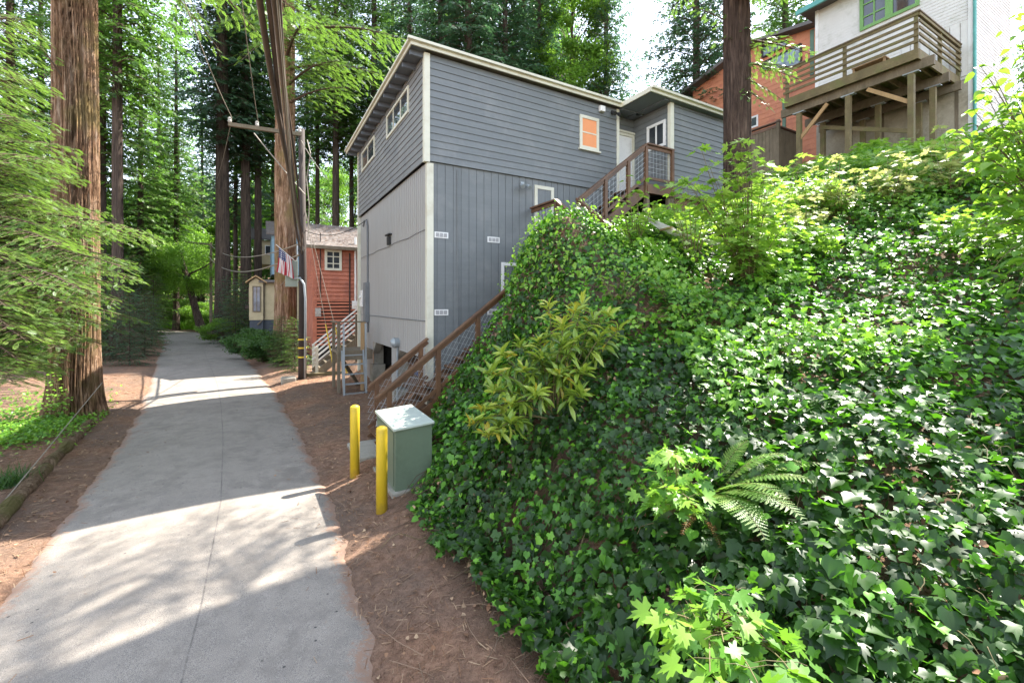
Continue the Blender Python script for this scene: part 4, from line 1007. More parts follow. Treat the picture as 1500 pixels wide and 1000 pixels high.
# fence next to the orange house
fx, fy = P(1140, 445, 18.2)[:2]; PFm = Frame(fx, fy)
wf = thing('wooden_fence', PFm(0, 0, 8.2), 'tall wooden privacy fence corner beside the redwood trunk', 'fence')
m = MB()
for k in range(14): m.fbox(PFm, -.02, .02, .06 + k * .15, .2 + k * .15, 7.6, 10.3)
for k in range(10): m.fbox(PFm, .06 + k * .15, .2 + k * .15, -.02, .02, 7.6, 10.25)
m.build('boards', M_OLDW, wf)
for (a, b, z) in ((0, 0, 10.6), (0, 1.96, 10.6), (1.46, 0, 10.3)):
    m = MB(); m.fbox(PFm, a - .06, a + .06, b - .06, b + .06, 7.5, z); m.build('fence_post', M_OLDW, wf)
m = MB(); m.fbox(PFm, -.09, .09, -.08, 2.15, 10.5, 10.55); m.fbox(PFm, -.04, .03, 0, 2.1, 10.3, 10.42); m.fbox(PFm, .1, 1.6, -.07, .07, 10.3, 10.35); m.build('fence_rail', M_DECKW, wf)

# ================================================================== rope hammock
hm = thing('rope_hammock', P(1015, 352, 8.9), 'white rope hammock slung among maple saplings above the ivy', 'hammock')
A = Vector(P(932, 312, 9.3)); B = Vector(P(1108, 352, 9.4)); M_ROPE = simple('white_rope', (.72, .70, .66), .9)
L0 = Vector(P(968, 337, 9.1)); R0 = Vector(P(1080, 352, 9.2)); wv = Vector((.0, -.62, -.05))
for e_ in (L0, R0):
    m = MB(); m.beam(e_, e_ + wv, .05, .035); m.build('spreader_bar', M_TAN, hm)
m = MB()
for k in range(12):
    e = L0 + wv * (k / 11); m.tube([A, e], .006, 4)
    e2 = R0 + wv * (k / 11); m.tube([B, e2], .006, 4)
    m.tube(sag(e, e2, .16, 8), .007, 4)
for k in range(1, 16):
    c = sag(L0, R0, .16, 16)[k]; c2 = c + wv; mm_ = (c + c2) / 2 - Vector((0, 0, .05)); m.tube([c, mm_, c2], .006, 4)
for o_ in range(10): 
    s1 = sag(L0 + wv * (o_ / 10), R0 + wv * (o_ / 10), .16, 22)
    for k in range(22):
        p0 = s1[k]; p1 = s1[k + 1] + wv * (.1 if k % 2 else -.0); m.tube([p0, p1], .005, 3, cap=False)
m.build('rope_net', M_ROPE, hm)
# ================================================================== bark and foliage materials
def bark_mat(name, a, b, c, sc=1.0, bm=1.0, moss=None):
    m, nt, out = new_mat(name)
    v = coords(nt, (5 * sc, 5 * sc, .55 * sc)); v2 = coords(nt, (22 * sc, 22 * sc, 1.6 * sc))
    f = noise(nt, v, 1.6, 6, .7); g = noise(nt, v2, 1.3, 5, .7); k = noise(nt, coords(nt), 1.1, 4)
    col = ramp(nt, f, ((.33, a), (.52, b), (.70, c)))
    col = mix(nt, ramp(nt, g, ((.35, (.75,) * 3), (.55, (0,) * 3))), col, tuple(x * .5 for x in a))
    if moss: col = mix(nt, ramp(nt, k, ((.48, (0,) * 3), (.62, (.7,) * 3))), col, moss)
    h = nd(nt, 'ShaderNodeMath', {0: f, 1: g}, operation='ADD').outputs[0]
    bs = nd(nt, 'ShaderNodeBsdfPrincipled', {'Base Color': col, 'Roughness': .95, 'Specular IOR Level': .1, 'Normal': bump(nt, h, bm, .06)})
    nt.links.new(bs.outputs[0], out.inputs[0]); return m
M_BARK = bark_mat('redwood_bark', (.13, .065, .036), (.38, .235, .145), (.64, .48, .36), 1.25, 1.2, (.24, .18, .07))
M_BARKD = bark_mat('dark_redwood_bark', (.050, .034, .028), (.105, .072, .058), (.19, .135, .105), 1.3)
M_BARKF = bark_mat('forest_bark', (.050, .040, .036), (.115, .085, .068), (.20, .15, .12), .7)
M_TWIG = simple('twig_bark', (.10, .065, .04), .9, .25, 8)
M_TWIGG = simple('green_stem', (.16, .13, .05), .7, .25, 8)
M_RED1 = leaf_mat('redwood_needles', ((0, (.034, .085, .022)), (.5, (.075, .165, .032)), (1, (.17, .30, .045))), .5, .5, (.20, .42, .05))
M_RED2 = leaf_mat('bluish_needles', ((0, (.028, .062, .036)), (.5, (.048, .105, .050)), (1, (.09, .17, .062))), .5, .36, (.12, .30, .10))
M_REDB = leaf_mat('fresh_redwood_sprays', ((0, (.055, .115, .024)), (.5, (.10, .20, .034)), (1, (.20, .32, .055))), .45, .40, (.30, .55, .06))
M_BROAD = leaf_mat('broadleaf_foliage', ((0, (.06, .14, .02)), (.5, (.13, .26, .03)), (1, (.24, .40, .055))), .45, .5, (.30, .58, .05))
M_SHRUB = leaf_mat('shrub_foliage', ((0, (.022, .062, .018)), (.5, (.045, .11, .024)), (1, (.09, .19, .04))), .4, .3, (.2, .45, .05))
M_IVY = leaf_mat('ivy_leaves', ((0, (.008, .024, .006)), (.40, (.020, .052, .010)), (.68, (.040, .105, .016)), (.82, (.10, .27, .026)), (1, (.20, .44, .035))), .42, .30, (.20, .62, .02), .42)  # dark majority and bright end put dappled light contrast into the leaf colour
M_GCOV = leaf_mat('bright_ground_cover', ((0, (.045, .13, .02)), (.5, (.11, .27, .03)), (1, (.27, .46, .05))), .42, .38, (.30, .62, .04))
M_MAPLE = leaf_mat('maple_leaves', ((0, (.085, .21, .028)), (.5, (.17, .33, .036)), (1, (.34, .46, .10))), .5, .45, (.42, .72, .05))
M_MAPLEP = leaf_mat('pale_maple_leaves', ((0, (.20, .30, .06)), (.5, (.36, .42, .13)), (1, (.52, .47, .24))), .5, .42, (.60, .66, .18))
M_LONG = leaf_mat('speckled_long_leaves', ((0, (.035, .075, .015)), (.3, (.075, .15, .020)), (.55, (.22, .34, .04)), (.85, (.42, .52, .08)), (1, (.46, .36, .04))), .32, .35, (.50, .60, .05), .6)  # speckled yellow-green, also brightened to stand in for sun on the top whorls
M_FERN = leaf_mat('fern_fronds', ((0, (.07, .18, .03)), (.6, (.14, .28, .045)), (1, (.26, .38, .09))), .5, .4, (.35, .6, .06))
M_DEADF = leaf_mat('dead_fern', ((0, (.12, .05, .02)), (1, (.32, .15, .06))), .8, .25, (.4, .2, .08), .2)
M_GRASS = leaf_mat('fresh_grass', ((0, (.09, .24, .02)), (1, (.22, .44, .04))), .5, .45, (.4, .8, .05))

# ================================================================== trunks
def trunk_mesh(name, R0, R1, H, flare=.35, nA=40, nZ=40, ridges=11, amp=.07, seed=1, lean=0., z0=-.5):
    th = np.linspace(0, 2 * PI, nA, endpoint=False); zz = z0 + (H - z0) * np.linspace(0, 1, nZ) ** 1.25
    T, Z = np.meshgrid(th, zz); u = np.clip(Z / H, 0, 1)
    R = R1 + (R0 - R1) * (1 - u) ** .9 + R0 * flare * np.exp(-np.maximum(Z, 0) / (R0 * 1.5))
    tw = T + .25 * np.sin(Z * .25 + seed) + .12 * vnoise(Z * .9, Z * 0, seed)
    x_ = np.cos(tw) * ridges / 2; y_ = np.sin(tw) * ridges / 2
    n_ = vnoise(x_ + 40 + Z * .10, y_ + 40 + Z * .13, seed); n2_ = vnoise(x_ * 2.3 + 9 + Z * .35, y_ * 2.3 + 9 - Z * .3, seed + 5)
    cr = 1 - np.abs(2 * n_ - 1) ** .7
    R = R * (1 + amp * (n2_ - .5) - amp * 1.5 * cr ** 3 + .09 * np.exp(-np.maximum(Z, 0) / (R0 * 2)) * np.cos(T * 5 + seed))
    bx = lean * Z + .03 * R0 * np.sin(Z * .5 + seed)
    V = np.stack((R * np.cos(T) + bx, R * np.sin(T), Z), -1).reshape(-1, 3)
    i = np.arange(nZ * nA).reshape(nZ, nA)
    q = np.stack((i[:-1], np.roll(i[:-1], -1, 1), np.roll(i[1:], -1, 1), i[1:]), -1).reshape(-1, 4)
    return np_mesh(name, V, quads=q, smooth=True)

def wood_tubes(segs, n=4):
    """segs: list of (pts Kx3, radii K) -> merged arrays (V, T)"""
    Vs = []; Ts = []; b = 0; cs = np.array([(math.cos(2 * PI * k / n), math.sin(2 * PI * k / n)) for k in range(n)])
    for pts, rs in segs:
        pts = np.asarray(pts, float); K = len(pts); d = np.gradient(pts, axis=0); d /= np.linalg.norm(d, axis=1, keepdims=True) + 1e-9
        ref = np.array((0, 0, 1.)) if abs(d[0, 2]) < .9 else np.array((1., 0, 0))
        a = np.cross(d, ref); a /= np.linalg.norm(a, axis=1, keepdims=True) + 1e-9; c = np.cross(d, a)
        W = pts[:, None] + (a[:, None] * cs[None, :, :1] + c[:, None] * cs[None, :, 1:]) * np.asarray(rs)[:, None, None]
        Vs.append(W.reshape(-1, 3)); i = np.arange(K * n).reshape(K, n) + b; r = np.roll(i, -1, 1)
        Ts.append(np.concatenate((np.stack((i[:-1], r[:-1], r[1:]), -1).reshape(-1, 3), np.stack((i[:-1], r[1:], i[1:]), -1).reshape(-1, 3)))); b += K * n
    return np.vstack(Vs), np.vstack(Ts)

def branch_fronds(p0, d, L, up, droop, fs, tw_sp, fr_sp, wscale=.38, seed_t=0., tmpl=None, taper=True, tilt=.35):
    """flat spray: returns frond pos, X, N arrays + wood segments"""
    K = 7; u = np.linspace(0, 1, K); d = np.array(d, float); d[2] = 0; d /= np.linalg.norm(d) + 1e-9
    path = np.array(p0) + np.outer(u * L, d) + np.outer(up * L * u - droop * L * u * u, EZ)
    segs = [(path, np.linspace(.012 + .012 * L, .004, K))]
    side = np.array((-d[1], d[0], 0)); ps = []; xs = []; ns = []
    us = np.arange(.12, 1, tw_sp / L) + rng.uniform(-.2, .2) * tw_sp / L
    us = us[(us > .05) & (us < 1)]
    for uu in us:
        c = np.array([np.interp(uu, u, path[:, k]) for k in range(3)]); sl = up - 2 * droop * uu
        for s in (-1, 1):
            l = L * wscale * ((1 - uu) ** .7 + .12) * rng.uniform(.7, 1.15)
            if not taper: l = L * wscale * (.6 + .4 * math.sin(uu * PI)) * rng.uniform(.6, 1.1)
            td = d * rng.uniform(.45, .8) + side * s + EZ * (sl * .6 + rng.uniform(-.25, .12)); td /= np.linalg.norm(td)
            m = max(1, int(l / fr_sp)); f = (np.arange(m) + 1) / m
            pp = c + np.outer(f * l, td) - np.outer(f ** 2 * l * .22, EZ)
            ps.append(pp + rng.normal(size=pp.shape) * fs * .10)
            sgn = np.where(np.arange(m) % 2 == 0, 1, -1) * np.where(f > .95, 0, 1)
            x = td + np.outer(sgn * .55, d) * 1.0 + rng.normal(size=pp.shape) * .18 - np.outer(.15 + .3 * f, EZ); xs.append(x)
            ns.append(EZ + rng.normal(size=pp.shape) * tilt + d * sl * -.3)
            if l > .25: segs.append((np.array([c, c + td * l * .5 - EZ * l * .06, c + td * l - EZ * l * .22]), [.006 + .004 * l, .004, .002]))
    ps.append(path[-1:]); xs.append((d - EZ * .3)[None]); ns.append(EZ[None] + .0)
    return np.vstack(ps), np.vstack(xs), np.vstack(ns), segs

def conifer(name, H, z0, R, nb, fs, tmpl, seed, droop=.35, tw=.42, fr=.26, prof=.8, updir=.15):
    """returns (crown mesh, branch mesh)"""
    global rng
    rng = np.random.default_rng(seed); P_ = []; X_ = []; N_ = []; T_ = []; S_ = []
    for k in range(nb):
        u = ((k + rng.uniform(0, 1)) / nb); h = z0 + (H - z0) * u; L = R * (1 - u) ** prof * rng.uniform(.55, 1.1) + .35
        if u < .12: L *= .55 + 3.5 * u
        a = k * 2.399 + rng.uniform(-.4, .4); d = (math.cos(a), math.sin(a), 0)
        p, x, n, s = branch_fronds((d[0] * .1, d[1] * .1, h), d, L, updir + .25 * u, droop, fs, tw, fr)
        P_.append(p); X_.append(x); N_.append(n); S_ += s
        T_.append(np.clip(rng.uniform(.25, .65) + rng.normal(size=len(p)) * .16, 0, 1))
    P_ = np.vstack(P_); n = len(P_)
    W, F_, ti = scatter(None, tmpl, P_, np.vstack(X_), np.vstack(N_), rng.uniform(.75, 1.25, n) * fs, np.concatenate(T_))
    cm = np_mesh(name + '_crown', W, tris=F_, tint=ti)
    V, T = wood_tubes(S_, 3); bm_ = np_mesh(name + '_branches', V, tris=T)
    return cm, bm_

def broadleaf(name, H, R, nclump, nleaf, ls, seed, tmpl=IVY_LO, zc=.62, fl=.35, cr=.55):
    global rng
    rng = np.random.default_rng(seed); S_ = []; P_ = []; T_ = []
    trunk_top = np.array((rng.normal() * .3, rng.normal() * .3, H * .75))
    for k in range(nclump):
        v = rnd_dirs(1)[0]; r = rng.uniform(.35, 1) ** .6
        c = np.array((v[0] * R * r, v[1] * R * r, H * zc + v[2] * H * fl * r))
        b = np.array((0, 0, max(.5, c[2] - rng.uniform(.25, .5) * H * .45))); b[2] = min(b[2], H * .8)
        mid = b * .4 + c * .6 + np.array((0, 0, .1 * H * rng.uniform(-.2, .6))); 
        S_.append((np.array([b, b * .7 + mid * .3, mid, c]), [.02 + .012 * R, .03, .018, .006]))
        m = int(nleaf / nclump); rr = R * cr * rng.uniform(.5, 1)
        q = rnd_dirs(m) * (rng.uniform(0, 1, (m, 1)) ** .45) * np.array((rr, rr, rr * .62)); P_.append(c + q)
        T_.append(np.clip(rng.uniform(.2, .75) + rng.normal(size=m) * .15, 0, 1))
    P_ = np.vstack(P_); n = len(P_)
    X = rnd_dirs(n) * (1, 1, .5) - (0, 0, .45); N = rnd_dirs(n) * .8 + (0, 0, 1)
    W, F_, ti = scatter(None, tmpl, P_, X, N, rng.uniform(.7, 1.25, n) * ls, np.concatenate(T_))
    V, T = wood_tubes(S_, 4)
    return np_mesh(name + '_crown', W, tris=F_, tint=ti), np_mesh(name + '_branches', V, tris=T)

V = {}
V['redA'] = conifer('redwoodA', 34, 5, 4.6, 210, .44, FROND_LO, 11, droop=.42, tw=.36, fr=.24)
V['redB'] = conifer('redwoodB', 38, 11, 4.4, 190, .46, FROND_LO, 12, droop=.5, tw=.36, fr=.24)
V['redC'] = conifer('redwoodC', 30, 2.5, 4.8, 210, .42, FROND_LO, 13, droop=.36, tw=.34, fr=.23)
V['fir'] = conifer('fir', 26, 2, 4.8, 200, .40, FROND_LO, 14, droop=.28, updir=.25, tw=.34, fr=.23)
V['young'] = conifer('young', 6.0, .2, 2.0, 90, .17, FROND_M, 15, droop=.3, tw=.22, fr=.13, prof=.6)
V['high'] = conifer('high', 42, 15, 4.4, 190, .46, FROND_LO, 16, droop=.5, tw=.36, fr=.24)
V['broadA'] = broadleaf('broadA', 12, 4.2, 60, 20000, .20, 21)
V['broadB'] = broadleaf('broadB', 16, 4.0, 70, 22000, .21, 22, zc=.58, fl=.42)
V['bush'] = broadleaf('bush', 2.2, 1.3, 36, 9000, .085, 23, zc=.5, fl=.42, cr=.42)
V['slender'] = broadleaf('slender', 20, 2.8, 90, 24000, .19, 24, zc=.6, fl=.42, cr=.42)
TRK = {k: trunk_mesh('trunk_' + k, 1.0, .30, H, seed=i + 3, nA=36, nZ=46, amp=.10) for i, (k, H) in enumerate((('redA', 33), ('redB', 37), ('redC', 29), ('fir', 25), ('young', 5.6), ('high', 41), ('broadA', 9), ('broadB', 12), ('bush', 1.2), ('slender', 17)))}
def tree(kind, x, y, dia, label, cat='tree', name='redwood_tree', group=None, s=1.0, rot=None, mat=None, bark=None, z=None, sxy=1.0):
    z = g1(x, y) if z is None else z
    r = thing(name, (x, y, z - .1), label, cat, group)
    r.rotation_euler = (0, 0, rng.uniform(0, 6.28) if rot is None else rot); r.scale = (s * sxy, s * sxy, s)
    mat = mat or M_RED1
    t = TRK[kind].copy() if False else TRK[kind]
    o = bpy.data.objects.new('trunk', t); COL.objects.link(o); o.parent = r; k = dia / 2 / s / sxy; o.scale = (k, k, 1)
    if not t.materials: t.materials.append(M_BARKF)
    o.material_slots[0].link = 'OBJECT'; o.material_slots[0].material = bark or M_BARKF
    for nm, me, mm in (('crown', V[kind][0], mat), ('branches', V[kind][1], M_TWIG)):
        o = bpy.data.objects.new(nm, me); COL.objects.link(o); o.parent = r
        if not me.materials: me.materials.append(mm)
        o.material_slots[0].link = 'OBJECT'; o.material_slots[0].material = mm
    return r
rng = np.random.default_rng(99)

# ------------------------------------------------------------------ background trees, placed by where their trunks stand
def at(px, Y): return (px - CX) / FPX * Y, Y
BT = [
 # px, Y, dia, kind, scale, mat, label
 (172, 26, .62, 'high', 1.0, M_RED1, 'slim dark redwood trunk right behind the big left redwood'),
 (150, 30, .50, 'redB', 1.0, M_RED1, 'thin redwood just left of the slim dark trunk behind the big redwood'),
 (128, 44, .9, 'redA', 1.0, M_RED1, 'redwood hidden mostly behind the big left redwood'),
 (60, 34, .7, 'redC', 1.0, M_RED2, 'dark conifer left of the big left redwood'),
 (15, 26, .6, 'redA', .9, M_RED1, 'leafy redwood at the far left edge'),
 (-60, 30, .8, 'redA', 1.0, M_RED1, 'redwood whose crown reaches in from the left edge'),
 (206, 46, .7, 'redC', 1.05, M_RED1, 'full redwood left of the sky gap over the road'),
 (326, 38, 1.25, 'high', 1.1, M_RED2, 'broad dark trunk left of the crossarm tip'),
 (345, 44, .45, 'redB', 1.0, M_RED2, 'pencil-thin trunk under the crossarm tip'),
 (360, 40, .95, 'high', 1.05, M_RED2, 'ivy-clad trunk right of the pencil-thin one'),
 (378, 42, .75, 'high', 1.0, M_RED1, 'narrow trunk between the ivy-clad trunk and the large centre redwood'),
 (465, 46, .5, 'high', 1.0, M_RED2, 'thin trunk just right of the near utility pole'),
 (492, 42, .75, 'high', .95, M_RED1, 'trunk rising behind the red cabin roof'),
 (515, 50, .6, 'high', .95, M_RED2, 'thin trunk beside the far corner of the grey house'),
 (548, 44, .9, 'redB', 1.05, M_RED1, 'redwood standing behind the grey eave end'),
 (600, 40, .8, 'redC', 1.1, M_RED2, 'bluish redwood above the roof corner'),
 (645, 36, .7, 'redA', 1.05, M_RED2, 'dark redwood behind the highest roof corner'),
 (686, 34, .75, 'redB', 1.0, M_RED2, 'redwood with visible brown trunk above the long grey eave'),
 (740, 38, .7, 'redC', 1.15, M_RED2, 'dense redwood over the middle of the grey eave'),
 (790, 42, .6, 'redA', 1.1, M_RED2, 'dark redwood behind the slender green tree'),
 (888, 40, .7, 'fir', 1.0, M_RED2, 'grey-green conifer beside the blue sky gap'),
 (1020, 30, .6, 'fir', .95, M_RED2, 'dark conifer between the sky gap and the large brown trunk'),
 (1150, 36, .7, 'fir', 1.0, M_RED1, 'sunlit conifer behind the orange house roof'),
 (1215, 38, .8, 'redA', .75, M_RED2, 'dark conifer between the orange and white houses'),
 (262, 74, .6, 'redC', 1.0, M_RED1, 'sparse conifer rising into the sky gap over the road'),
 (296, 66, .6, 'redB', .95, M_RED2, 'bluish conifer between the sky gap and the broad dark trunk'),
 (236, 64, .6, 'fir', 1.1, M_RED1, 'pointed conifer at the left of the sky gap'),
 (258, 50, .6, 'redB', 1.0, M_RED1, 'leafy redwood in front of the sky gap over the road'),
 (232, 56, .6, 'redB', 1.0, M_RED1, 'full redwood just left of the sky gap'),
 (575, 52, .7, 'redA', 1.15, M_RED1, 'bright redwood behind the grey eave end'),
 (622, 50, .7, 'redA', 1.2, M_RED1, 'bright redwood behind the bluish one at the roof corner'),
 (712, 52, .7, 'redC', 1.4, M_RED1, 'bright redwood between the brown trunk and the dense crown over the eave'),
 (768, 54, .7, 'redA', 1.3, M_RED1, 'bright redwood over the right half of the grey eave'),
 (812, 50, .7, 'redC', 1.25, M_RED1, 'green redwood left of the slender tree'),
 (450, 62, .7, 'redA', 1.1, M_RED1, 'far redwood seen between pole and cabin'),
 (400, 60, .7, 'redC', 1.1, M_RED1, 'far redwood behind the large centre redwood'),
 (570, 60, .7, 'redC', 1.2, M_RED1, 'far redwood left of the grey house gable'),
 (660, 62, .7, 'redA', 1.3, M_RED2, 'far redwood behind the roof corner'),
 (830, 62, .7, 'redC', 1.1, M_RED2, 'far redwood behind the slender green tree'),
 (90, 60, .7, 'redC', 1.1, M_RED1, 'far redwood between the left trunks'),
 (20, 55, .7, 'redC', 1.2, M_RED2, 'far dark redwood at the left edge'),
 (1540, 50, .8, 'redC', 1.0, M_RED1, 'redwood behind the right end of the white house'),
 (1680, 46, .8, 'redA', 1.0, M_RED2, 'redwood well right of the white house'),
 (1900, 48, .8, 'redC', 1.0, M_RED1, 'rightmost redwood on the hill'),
 (-200, 26, .8, 'redC', 1.0, M_RED1, 'redwood beyond the left edge of the lane clearing'),
 (-420, 24, .8, 'redA', 1.0, M_RED2, 'leftmost redwood of the lane side'),
]
for px, Y, dia, k, s, m_, lab in BT:
    x, y = at(px, Y); tree(k, x, y, dia, lab, s=s, mat=m_)
# broadleaf trees that fill the bright distance
BB = [
 (838, 41, .45, 'slender', 1.3, 'slender light green tree rising above the grey roof'),
 (255, 60, .5, 'broadB', 1.0, 'bright green tree at the road bend below the sky gap'),
 (215, 52, .5, 'broadA', 1.0, 'rounded leafy tree left of the road bend'),
 (290, 66, .5, 'broadB', 1.1, 'sunlit broad tree behind the leaning dark trunk'),
 (330, 72, .5, 'broadB', 1.15, 'bright leafy tree between the dark trunks'),
 (372, 70, .5, 'broadB', 1.1, 'bright leafy tree behind the narrow trunk'),
 (430, 74, .5, 'broadB', 1.2, 'bright tree between the large redwood and the pole'),
 (475, 70, .5, 'broadB', 1.1, 'light green tree above the red cabin roof'),
 (520, 78, .5, 'broadB', 1.2, 'light green tree beside the grey house far corner'),
 (180, 70, .5, 'broadB', 1.2, 'pale leafy tree far behind the slim dark trunk'),
 (240, 84, .5, 'broadB', 1.4, 'hazy tall tree directly beyond the road end'),
 (120, 75, .5, 'broadB', 1.2, 'leafy tree far behind the big left redwood'),
 (310, 92, .5, 'broadB', 1.4, 'highest of the bright trees on the far slope'),
 (400, 95, .5, 'broadB', 1.5, 'tall bright tree far behind the centre redwood'),
 (60, 80, .5, 'broadB', 1.2, 'leafy tree far off at the left'),
]
for px, Y, dia, k, s, lab in BB:
    x, y = at(px, Y); tree(k, x, y, dia, lab, name='leafy_tree', s=s, mat=M_BROAD)
# small shrubs and young conifers beside the road
SH = [
 (190, 21, .06, 'young', .62, M_RED2, 'grey-green young conifer nearest the big left redwood', 'shrub'),
 (212, 25, .06, 'young', .62, M_RED2, 'second grey-green young conifer along the left verge', 'shrub'),
 (165, 23, .06, 'young', .75, M_RED2, 'young conifer behind the big left redwood base', 'shrub'),
 (222, 31, .06, 'young', .6, M_RED1, 'young conifer hiding the bend of the road', 'shrub'),
 (196, 33, .06, 'young', .9, M_RED2, 'taller young conifer left of the road bend', 'shrub'),
 (225, 42, .1, 'young', 1.0, M_RED1, 'dark young conifer where the road disappears', 'shrub'),
 (140, 30, .06, 'young', 1.0, M_RED1, 'young conifer in the shade left of the verge', 'shrub'),
 (100, 27, .06, 'young', .9, M_RED2, 'young conifer behind the big left redwood on the left', 'shrub'),
 (40, 24, .06, 'young', .9, M_RED1, 'young conifer at the left behind the spray branches', 'shrub'),
 (432, 18.6, .05, 'young', .40, M_RED1, 'feathery shrub beside the utility pole', 'shrub'),
 (412, 20.2, .05, 'young', .40, M_RED1, 'feathery shrub between pole and cottage', 'shrub'),
 (385, 22.0, .05, 'bush', .85, M_SHRUB, 'dark leafy bush in front of the cottage', 'bush'),
 (368, 24.0, .05, 'bush', .85, M_SHRUB, 'leafy bush beside the short board fence', 'bush'),
 (400, 21.5, .05, 'bush', .7, M_SHRUB, 'low leafy bush below the cottage window', 'bush'),
 (345, 31, .05, 'young', .8, M_RED2, 'dark young conifer left of the cottage', 'shrub'),
 (335, 36, .05, 'young', .9, M_RED2, 'dark young conifer beside the distant pole', 'shrub'),
 (358, 34, .05, 'young', .9, M_RED1, 'young conifer touching the cottage roof', 'shrub'),
 (325, 33, .05, 'bush', 1.0, M_BROAD, 'bright bush at the right verge before the bend', 'bush'),
 (300, 50, .05, 'bush', 1.6, M_BROAD, 'bright bush at the foot of the leaning trunk', 'bush'),
 (268, 56, .05, 'bush', 1.8, M_BROAD, 'glowing bush behind the road bend', 'bush'),
 (240, 54, .05, 'bush', 1.8, M_BROAD, 'leafy bush at the left of the bend', 'bush'),
 (1215, 16.8, .04, 'bush', .4, M_SHRUB, 'small shrub growing under the raised deck', 'bush'),
 (1375, 12.8, .04, 'bush', .28, M_SHRUB, 'shrub below the right corner of the raised deck', 'bush'),
 (1130, 14.0, .04, 'bush', .45, M_SHRUB, 'small shrub at the foot of the wooden fence', 'bush'),
 (1410, 11.8, .04, 'bush', .3, M_SHRUB, 'leafy shrub at the foot of the white wall', 'bush'),
]
for px, Y, dia, k, s, m_, lab, cat in SH:
    x, y = at(px, Y); tree(k, x, y, dia, lab, cat=cat, name='young_conifer' if k == 'young' else 'bush', s=s, mat=m_)
# leaning dark trunk by the bend
x, y = at(296, 47); r = thing('leaning_tree', (x, y, g1(x, y)), 'dark leaning tree trunk beside the distant pole', 'tree')
link_mesh('trunk', trunk_mesh('leaning_trunk', .42, .18, 9, lean=-.28, seed=9), M_BARKF, r)
o = link_mesh('crown', V['broadA'][0], None, r); o.location = (-1.6, 0, 1.5); o.scale = (.7, .7, .7)
m_ = MB()
rz = g1(x, y)
m_.tube([(x - .2 - 1.2, y - .3, rz + 5.2), (x - 1.0, y - .4, rz + 6.2), (x + .6, y - .5, rz + 6.9), (x + 1.6, y - .5, rz + 7.6)], [.13, .11, .08, .04], 6); m_.build('limb', M_BARKF, r)
# hidden-side trees: their crowns close the forest and shade the slope behind
rng = np.random.default_rng(5)
# undergrowth on the far slopes
u_n = 240000; yy = 19 + 190 * rng.uniform(0, 1, u_n) ** 1.6; xx = (rng.uniform(-450, 2000, u_n) - CX) / FPX * yy
k = ((xx - road_right(yy)) > 2.6) | ((road_left(yy) - xx) > 3.2) | (yy > 58)
s_h = (xx - C0[0]) * .866 + (yy - C0[1]) * .5; t_h = -(xx - C0[0]) * .5 + (yy - C0[1]) * .866
k &= ~((s_h > -3) & (s_h < 11) & (t_h > -2) & (t_h < 9)) & ~((xx > 8) & (yy < 26)) & ~((s_h > -4) & (s_h < 8) & (t_h < 18) & (t_h > 0) & (yy < 30))
xx, yy = xx[k], yy[k]; zz = ground(xx, yy); nn_ = len(xx)
hb = fbm(xx * .35, yy * .35, 31); pp = np.column_stack((xx, yy, zz + rng.uniform(0, 1, nn_) ** .7 * (.25 + 1.6 * np.clip(hb - .35, 0, 1) * 2)))
tag(scatter('undergrowth', IVY_LO, pp, rnd_dirs(nn_) * (1, 1, .5), EZ + rng.normal(size=(nn_, 3)) * .5, rng.uniform(.22, .5, nn_) * np.maximum(1, yy / 45) ** .9, np.clip(hb * .9 + rng.normal(size=nn_) * .15, 0, 1), None, M_SHRUB), 'leafy undergrowth covering the forest floor and far slope', 'undergrowth', kind='stuff')
rng = np.random.default_rng(6)
# ================================================================== big redwoods close to the camera
def custom_tree(name, x, y, label, R0, R1, H, bark, seed, amp=.10, nA=110, nZ=150, ridges=16, z=None, flare=.35):
    z = g1(x, y) if z is None else z
    r = thing(name, (x, y, z - .05), label, 'tree')
    link_mesh('trunk', trunk_mesh('big_trunk', R0, R1, H, nA=nA, nZ=nZ, ridges=ridges, amp=amp, seed=seed, flare=flare), bark, r)
    return r
def sprays(root, branches, fs, tmpl, mat, tw=.22, fr=.13, wscale=.42, tint=(.3, .8), name='crown'):
    """branches: (start xyz, end xyz, sag). Adds one foliage mesh and one wood mesh"""
    P_ = []; X_ = []; N_ = []; T_ = []; S_ = []
    for a, b, sg in branches:
        a = np.array(a, float); b = np.array(b, float); d = b - a; L = float(np.hypot(d[0], d[1])); up = d[2] / L + sg
        p, x, n, s = branch_fronds(a, d, L, up, sg, fs, tw, fr, wscale=wscale, taper=True)
        P_.append(p); X_.append(x); N_.append(n); S_ += s; T_.append(np.clip(rng.uniform(*tint) + rng.normal(size=len(p)) * .14, 0, 1))
    P_ = np.vstack(P_); n = len(P_)
    scatter(name, tmpl, P_, np.vstack(X_), np.vstack(N_), rng.uniform(.75, 1.2, n) * fs, np.concatenate(T_), root, mat)
    Vv, T = wood_tubes(S_, 5); link_mesh('branches', np_mesh('branches', Vv - wloc(root), tris=T), M_TWIG, root)
    return n
def fill_branches(cx, cy, z0, z1, n, L0, L1, rise=-.1, sg=.3, az=None):
    out = []
    for k in range(n):
        a = rng.uniform(0, 2 * PI) if az is None else rng.uniform(*az); h = rng.uniform(z0, z1); L = rng.uniform(L0, L1)
        s = np.array((cx + .3 * math.cos(a), cy + .3 * math.sin(a), h)); out.append((s, s + np.array((math.cos(a) * L, math.sin(a) * L, L * (rise + rng.uniform(-.15, .15)))), sg))
    return out

